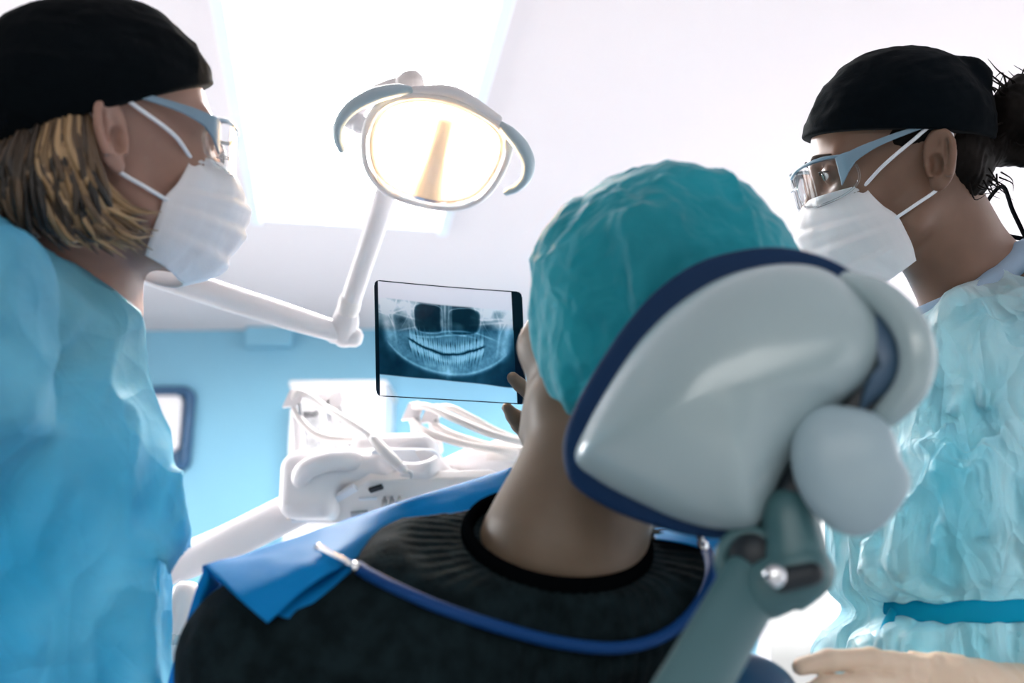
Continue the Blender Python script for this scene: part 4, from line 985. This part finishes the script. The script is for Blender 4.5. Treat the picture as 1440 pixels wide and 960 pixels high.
obj('elbow_joint', join(tube([P(489, 432, 1.722), P(486, 452, 1.728), P(484, 472, 1.735)], [.0165, .0225, .020], 12, 20), tube([P(470, 466, 1.735), P(497, 474, 1.735)], [.0195, .017], 10, 20)), M['white_plastic'], L)
obj('joint_collar', tube([P(492, 424, 1.715), P(490, 434, 1.718)], .0185, 6, 20), M['cream_plastic'], L)
obj('lower_arm', tube([P(488, 471, 1.735), P(400, 444, 1.70), P(300, 412, 1.665), post], [.0165, .0205, .021, .022], 40, 20, flat=.85), M['white_plastic'], L, 'white lower arm')
obj('arm_post', tube([post+[0, 0, .04], post, (post[0], post[1], 1.25), (post[0], post[1], 1.0)], .026, 20, 24), M['white_plastic'], L)

# ---------------------------------------------------------------- dental delivery unit
U_ = thing('dental_delivery_unit', 'white dental delivery unit with hose posts and a rounded grip, beyond the blue bib', 'dental unit', (post[0], post[1], 0))
RU = np.stack([unit([1, -.12, 0]), unit([.12, 1, 0]), [0, 0, 1]], 1)
def rbox(p, c, half, r, R=RU):
    q = np.abs((p-np.asarray(c)) @ R)-np.asarray(half)+r
    return np.linalg.norm(np.maximum(q, 0), axis=1)+np.minimum(q.max(1), 0)-r
def unit_f(p):
    d = rbox(p, P(532, 668, 1.80), (.118, .10, .026), .02)
    d = smin(d, rbox(p, P(450, 690, 1.78), (.048, .085, .052), .025), .03)
    d = smin(d, rbox(p, P(556, 641, 1.775), (.070, .045, .033), .022), .018)
    d = smin(d, rbox(p, P(620, 685, 1.80), (.05, .08, .020), .015), .03)
    d = smax(d, -ell(p, P(580, 632, 1.70), (.040, .035, .020)), .008)
    d = smax(d, -cone(p, P(520, 628, 1.695), P(555, 658, 1.70), .013, .012), .008)
    return d
sdf_obj('housing', unit_f, *bounds([P(410, 690, 1.78), P(650, 690, 1.8), P(556, 625, 1.78)], .13), .0032, M['white_plastic'], U_, 'glossy white housing')
sc = [(523, 632), (560, 630), (607, 631), (619, 646), (614, 662), (570, 664), (528, 660)]
cz = P(570, 646, 1.722); un = unit(CAM-cz)
obj('instrument_rest', pillow([on_plane(x, y, cz, un) for x, y in sc], un, .008, .02, 8), M['frame_grey'], U_, 'pale grey instrument rest')
obj('rest_hollow', pillow([on_plane(x, y, cz+un*.0075, un) for x, y in ((585, 634), (602, 633), (612, 643), (604, 652), (590, 646))], un, .0015, .004, 6), M['white_plastic'], U_)
obj('grip', tube([P(497, 648, 1.715), P(468, 647, 1.695), P(440, 655, 1.69), P(424, 668, 1.70), P(428, 685, 1.72)], [.0175, .017, .0165, .016, .016], 30, 18), M['white_plastic'], U_, 'rounded white grip')
# underside tray with slots and connectors
up0 = P(510, 705, 1.72); tn = unit(np.array([.05, -.55, -.83]))
tp = [on_plane(x, y, up0, tn) for x, y in ((400, 733), (445, 712), (520, 676), (690, 672), (740, 690), (700, 712), (600, 735), (500, 738))]
bevel(fix(obj('underside_tray', prism(tp, -tn, .02), M['cream_plastic'], U_, smooth=False)), .004)
def strip(x0, y0, x1, y1, w, h=.004, o=.001):
    a, b = on_plane(x0, y0, up0, tn), on_plane(x1, y1, up0, tn); R = frame(tn, b-a); return box((a+b)/2+tn*o, (np.linalg.norm(b-a)/2, w, h), R)
obj('tray_slot', strip(520, 688, 538, 682, .004), M['black_metal'], U_, 'black slot', smooth=False)
obj('tray_slot', strip(494, 722, 518, 720, .006), M['grey_metal'], U_, smooth=False)
obj('tray_ridge', join(strip(452, 712, 500, 684, .006, .004), strip(410, 731, 470, 727, .003, .003), strip(505, 700, 530, 699, .002, .003)), M['frame_grey'], U_, smooth=False)
for x in (541, 551, 562):
    b = on_plane(x, 700, up0, tn)
    obj('hose_connector', lathe([(.004, 0), (.0055, .001), (.0055, .006), (.0025, .008), (.0025, .016), (.005, .017), (.005, .030), (.003, .031)], b-tn*.002+np.array([0, 0, .01]), frame((.05, -.35, -.93)), 14), M['grey_metal'], U_, 'grey metal hose connector')
def whip(x, y, d, h, s=1):
    top = P(x, y, d); bot = P(x+6*s, y+h, d+.01); w = .009
    g = [tube([top+[-.004, 0, .004], top+(bot-top)*.3, bot], [.0085, .0095, .011], 14, 10, flat=.65, up=(1, 0, 0)), fix_geo(prism([top+[-.022, -.006, -.014], top+[-.010, -.006, .016], top+[.008, -.006, .020], top+[.013, -.006, .004], top+[.006, -.006, -.02], top+[-.008, -.006, -.012]], (0, 1, 0), .012))]
    return join(*g)
def fix_geo(g): return g
posts = [(416, 562, 1.83, 75), (455, 566, 1.86, 70), (473, 566, 1.86, 68), (583, 580, 1.83, 55), (609, 584, 1.84, 50)]
for x, y, d, h in posts:
    o = obj('hose_post', whip(x, y, d, h), M['white_plastic'], U_, 'white hose post', smooth=False); fix(o); bevel(o, .002)
    obj('guide_slot', tube([P(x+5, y+8, d-.013), P(x+7, y+26, d-.012)], .005, 8, 8), M['grey_metal'], o)
hoses = [[(583, 571, 1.825), (605, 573, 1.80), (640, 589, 1.77), (690, 610, 1.76), (735, 622, 1.78)], [(609, 575, 1.83), (632, 573, 1.81), (660, 586, 1.80), (700, 607, 1.80), (748, 626, 1.82)],
         [(580, 592, 1.815), (600, 607, 1.79), (650, 624, 1.78), (700, 633, 1.78), (725, 636, 1.80)], [(612, 598, 1.825), (640, 612, 1.80), (690, 627, 1.80), (738, 634, 1.82)]]
for q in hoses: obj('hose', tube([P(*a) for a in q], .0062, 40, 12), M['hose'], U_, 'cream hose')
obj('side_holder', tube([P(625, 655, 1.86), P(660, 648, 1.86), P(700, 645, 1.86), P(760, 655, 1.88)], [.012, .022, .030, .03], 20, 18, flat=1.3), M['white_plastic'], U_)
obj('holder_dome', lathe([(.028, -.01), (.028, .012), (.024, .020), (.012, .025), (.001, .026)], P(706, 640, 1.83), None, 30), M['cream_plastic'], U_)
obj('holder_link', tube([P(560, 672, 1.86), P(640, 668, 1.88), P(720, 662, 1.88)], .02, 16, 16), M['white_plastic'], U_)
pb = np.array([post[0], post[1], 0.0]); ja = P(60, 853, 1.62); ja = np.array([post[0], post[1], ja[2]])
obj('support_arm', tube([P(470, 705, 1.83), P(425, 712, 1.80), P(255, 790, 1.70), ja], [.030, .031, .030, .031], 36, 20, flat=.8), M['white_plastic'], U_, 'white support arm')
obj('arm_trim', tube([P(430, 728, 1.79), P(330, 771, 1.735), P(262, 800, 1.69)], .006, 20, 10), M['cream_plastic'], U_)
bevel(obj('post_base', join(box((pb[0], pb[1], .5), (.10, .13, .5)), box((pb[0], pb[1], .03), (.2, .25, .03))), M['white_plastic'], U_), .02)
lw = [P(262, 838, 1.45), P(252, 900, 1.43), P(240, 960, 1.42), P(228, 1040, 1.42)]
obj('side_column', tube(lw+[np.array([lw[-1][0], lw[-1][1], .02])], [.022, .024, .025, .026, .03], 30, 20), M['white_plastic'], U_, 'white jointed column')
obj('column_seam', join(tube([lw[1]+[0, 0, .003], lw[1]-[0, 0, .003]], .0248, 4, 24), tube([lw[2]+[0, 0, .028], lw[2]+[0, 0, .024]], .0256, 4, 24)), M['grey_metal'], U_)
# the handpiece lying in the rest
hd0 = [P(526, 617, 1.70), P(540, 634, 1.685), P(556, 649, 1.675), P(568, 660, 1.67), P(573, 664, 1.668)]
Hn = thing('dental_handpiece', 'slim white dental handpiece lying across the grey rest, trailing its cream hose', 'handpiece', hd0[0])
obj('barrel', tube(hd0, [.0085, .0095, .0085, .0055, .0035], 30, 16), M['cream_plastic'], Hn)
obj('nozzle', tube([P(571, 662, 1.668), P(577, 664, 1.667), P(579, 668, 1.667), P(578, 672, 1.667)], [.0028, .0024, .0022, .0014], 14, 10), M['grey_metal'], Hn, 'thin metal nozzle')
obj('collar', tube([P(563, 656, 1.672), P(566, 658, 1.671)], .0075, 6, 16), M['white_plastic'], Hn)
obj('hose', tube([P(527, 618, 1.70), P(508, 603, 1.72), P(480, 586, 1.75), P(455, 571, 1.79), P(434, 556, 1.82), P(418, 552, 1.825), P(412, 562, 1.83)], .0062, 50, 12), M['hose'], Hn, 'cream hose')
obj('hose', tube([P(414, 576, 1.825), P(426, 594, 1.81), P(446, 611, 1.79), P(475, 617, 1.78), P(505, 618, 1.78)], .0062, 40, 12), M['hose'], Hn, 'cream hose loop')

# ---------------------------------------------------------------- far wall: cabinet and dispenser
cx0 = float((wall_pt(407, 620, .34)-WP)@WX); cx1 = float((wall_pt(538, 620, .34)-WP)@WX); cz1 = float(wall_pt(470, 545, .34)[2])
Cb = thing('cabinet', 'tall white cabinet with a wire grid front against the blue wall, behind the delivery unit', 'cabinet', WP+WX*(cx0+cx1)/2-WN*.18)
d0, d1 = -.34, -.005
gz1 = float(wall_pt(470, 578, .34)[2]); gz0 = float(wall_pt(470, 650, .34)[2]); gx0 = float((wall_pt(416, 620, .34)-WP)@WX); gx1 = float((wall_pt(500, 620, .34)-WP)@WX)
g = [wall_box(cx0, gx0, 0, cz1, d0, d1), wall_box(gx1, cx1, 0, cz1, d0, d1), wall_box(gx0, gx1, gz1, cz1, d0, d1), wall_box(gx0, gx1, 0, gz0, d0, d1), wall_box(gx0, gx1, gz0, gz1, d0+.02, d1)]
obj('carcass', join(*g), M['frame_white'], Cb, smooth=False)
bevel(obj('top_trim', wall_box(cx0-.012, cx1+.012, cz1, cz1+.03, d0-.015, d1), M['cream_plastic'], Cb, smooth=False), .006)
obj('handle', wall_box(cx1-.05, cx1-.03, 1.0, 1.18, d0-.03, d0), M['chrome'], Cb, smooth=False)
W = []
for k in range(8): u = gx0+(gx1-gx0)*k/7; W.append(wall_box(u-.006, u+.006, gz0, gz1, d0-.006, d0+.004))
for k in range(6): z = gz0+(gz1-gz0)*k/5; W.append(wall_box(gx0, gx1, z-.006, z+.006, d0-.008, d0-.002))
obj('wire_grid', join(*W), M['grey_metal'], Cb, 'grey wire grid', smooth=False)
obj('grid_rail', join(wall_box(gx0+.02, gx0+.09, gz1-.018, gz1-.004, d0-.012, d0), wall_box(gx0+.12, gx1-.08, gz1-.014, gz1-.002, d0-.012, d0)), M['black_metal'], Cb, 'dark rail', smooth=False)
Dx0 = float((wall_pt(195, 600, .05)-WP)@WX); Dx1 = float((wall_pt(268, 600, .05)-WP)@WX); Dz1 = float(wall_pt(240, 543, .05)[2]); Dz0 = float(wall_pt(240, 661, .05)[2])
Dp = thing('paper_towel_dispenser', 'rounded navy wall dispenser with a white paper front beside the left dentist', 'dispenser', WP+WX*(Dx0+Dx1)/2+np.array([0, 0, Dz0]))
def rrect(x0, x1, z0, z1, r, y):
    o = []
    for cx_, cz_, a0 in ((x1-r, z1-r, 0), (x0+r, z1-r, 90), (x0+r, z0+r, 180), (x1-r, z0+r, 270)):
        for a_ in np.linspace(a0, a0+90, 7): o.append(WP+WX*(cx_+r*math.cos(math.radians(a_)))+np.array([0, 0, cz_+r*math.sin(math.radians(a_))])+WN*y)
    return o
obj('back_plate', prism(rrect(Dx0, Dx1, Dz0, Dz1, .05, -.02), WN, .02), M['navy_plastic'], Dp, smooth=False)
rim_ = rrect(Dx0+.018, Dx1-.018, Dz0+.018, Dz1-.018, .04, -.04)
obj('rim', tube(rim_[::2], .022, 100, 12, closed=True, up=WN), M['navy_plastic'], Dp, 'navy rounded rim')
fix(obj('paper_front', prism(rrect(Dx0+.03, Dx1-.05, Dz0+.09, Dz1-.045, .03, -.055), WN, .035), M['paper'], Dp, 'white paper front', smooth=False))
# every top-level part keeps to its own builder above
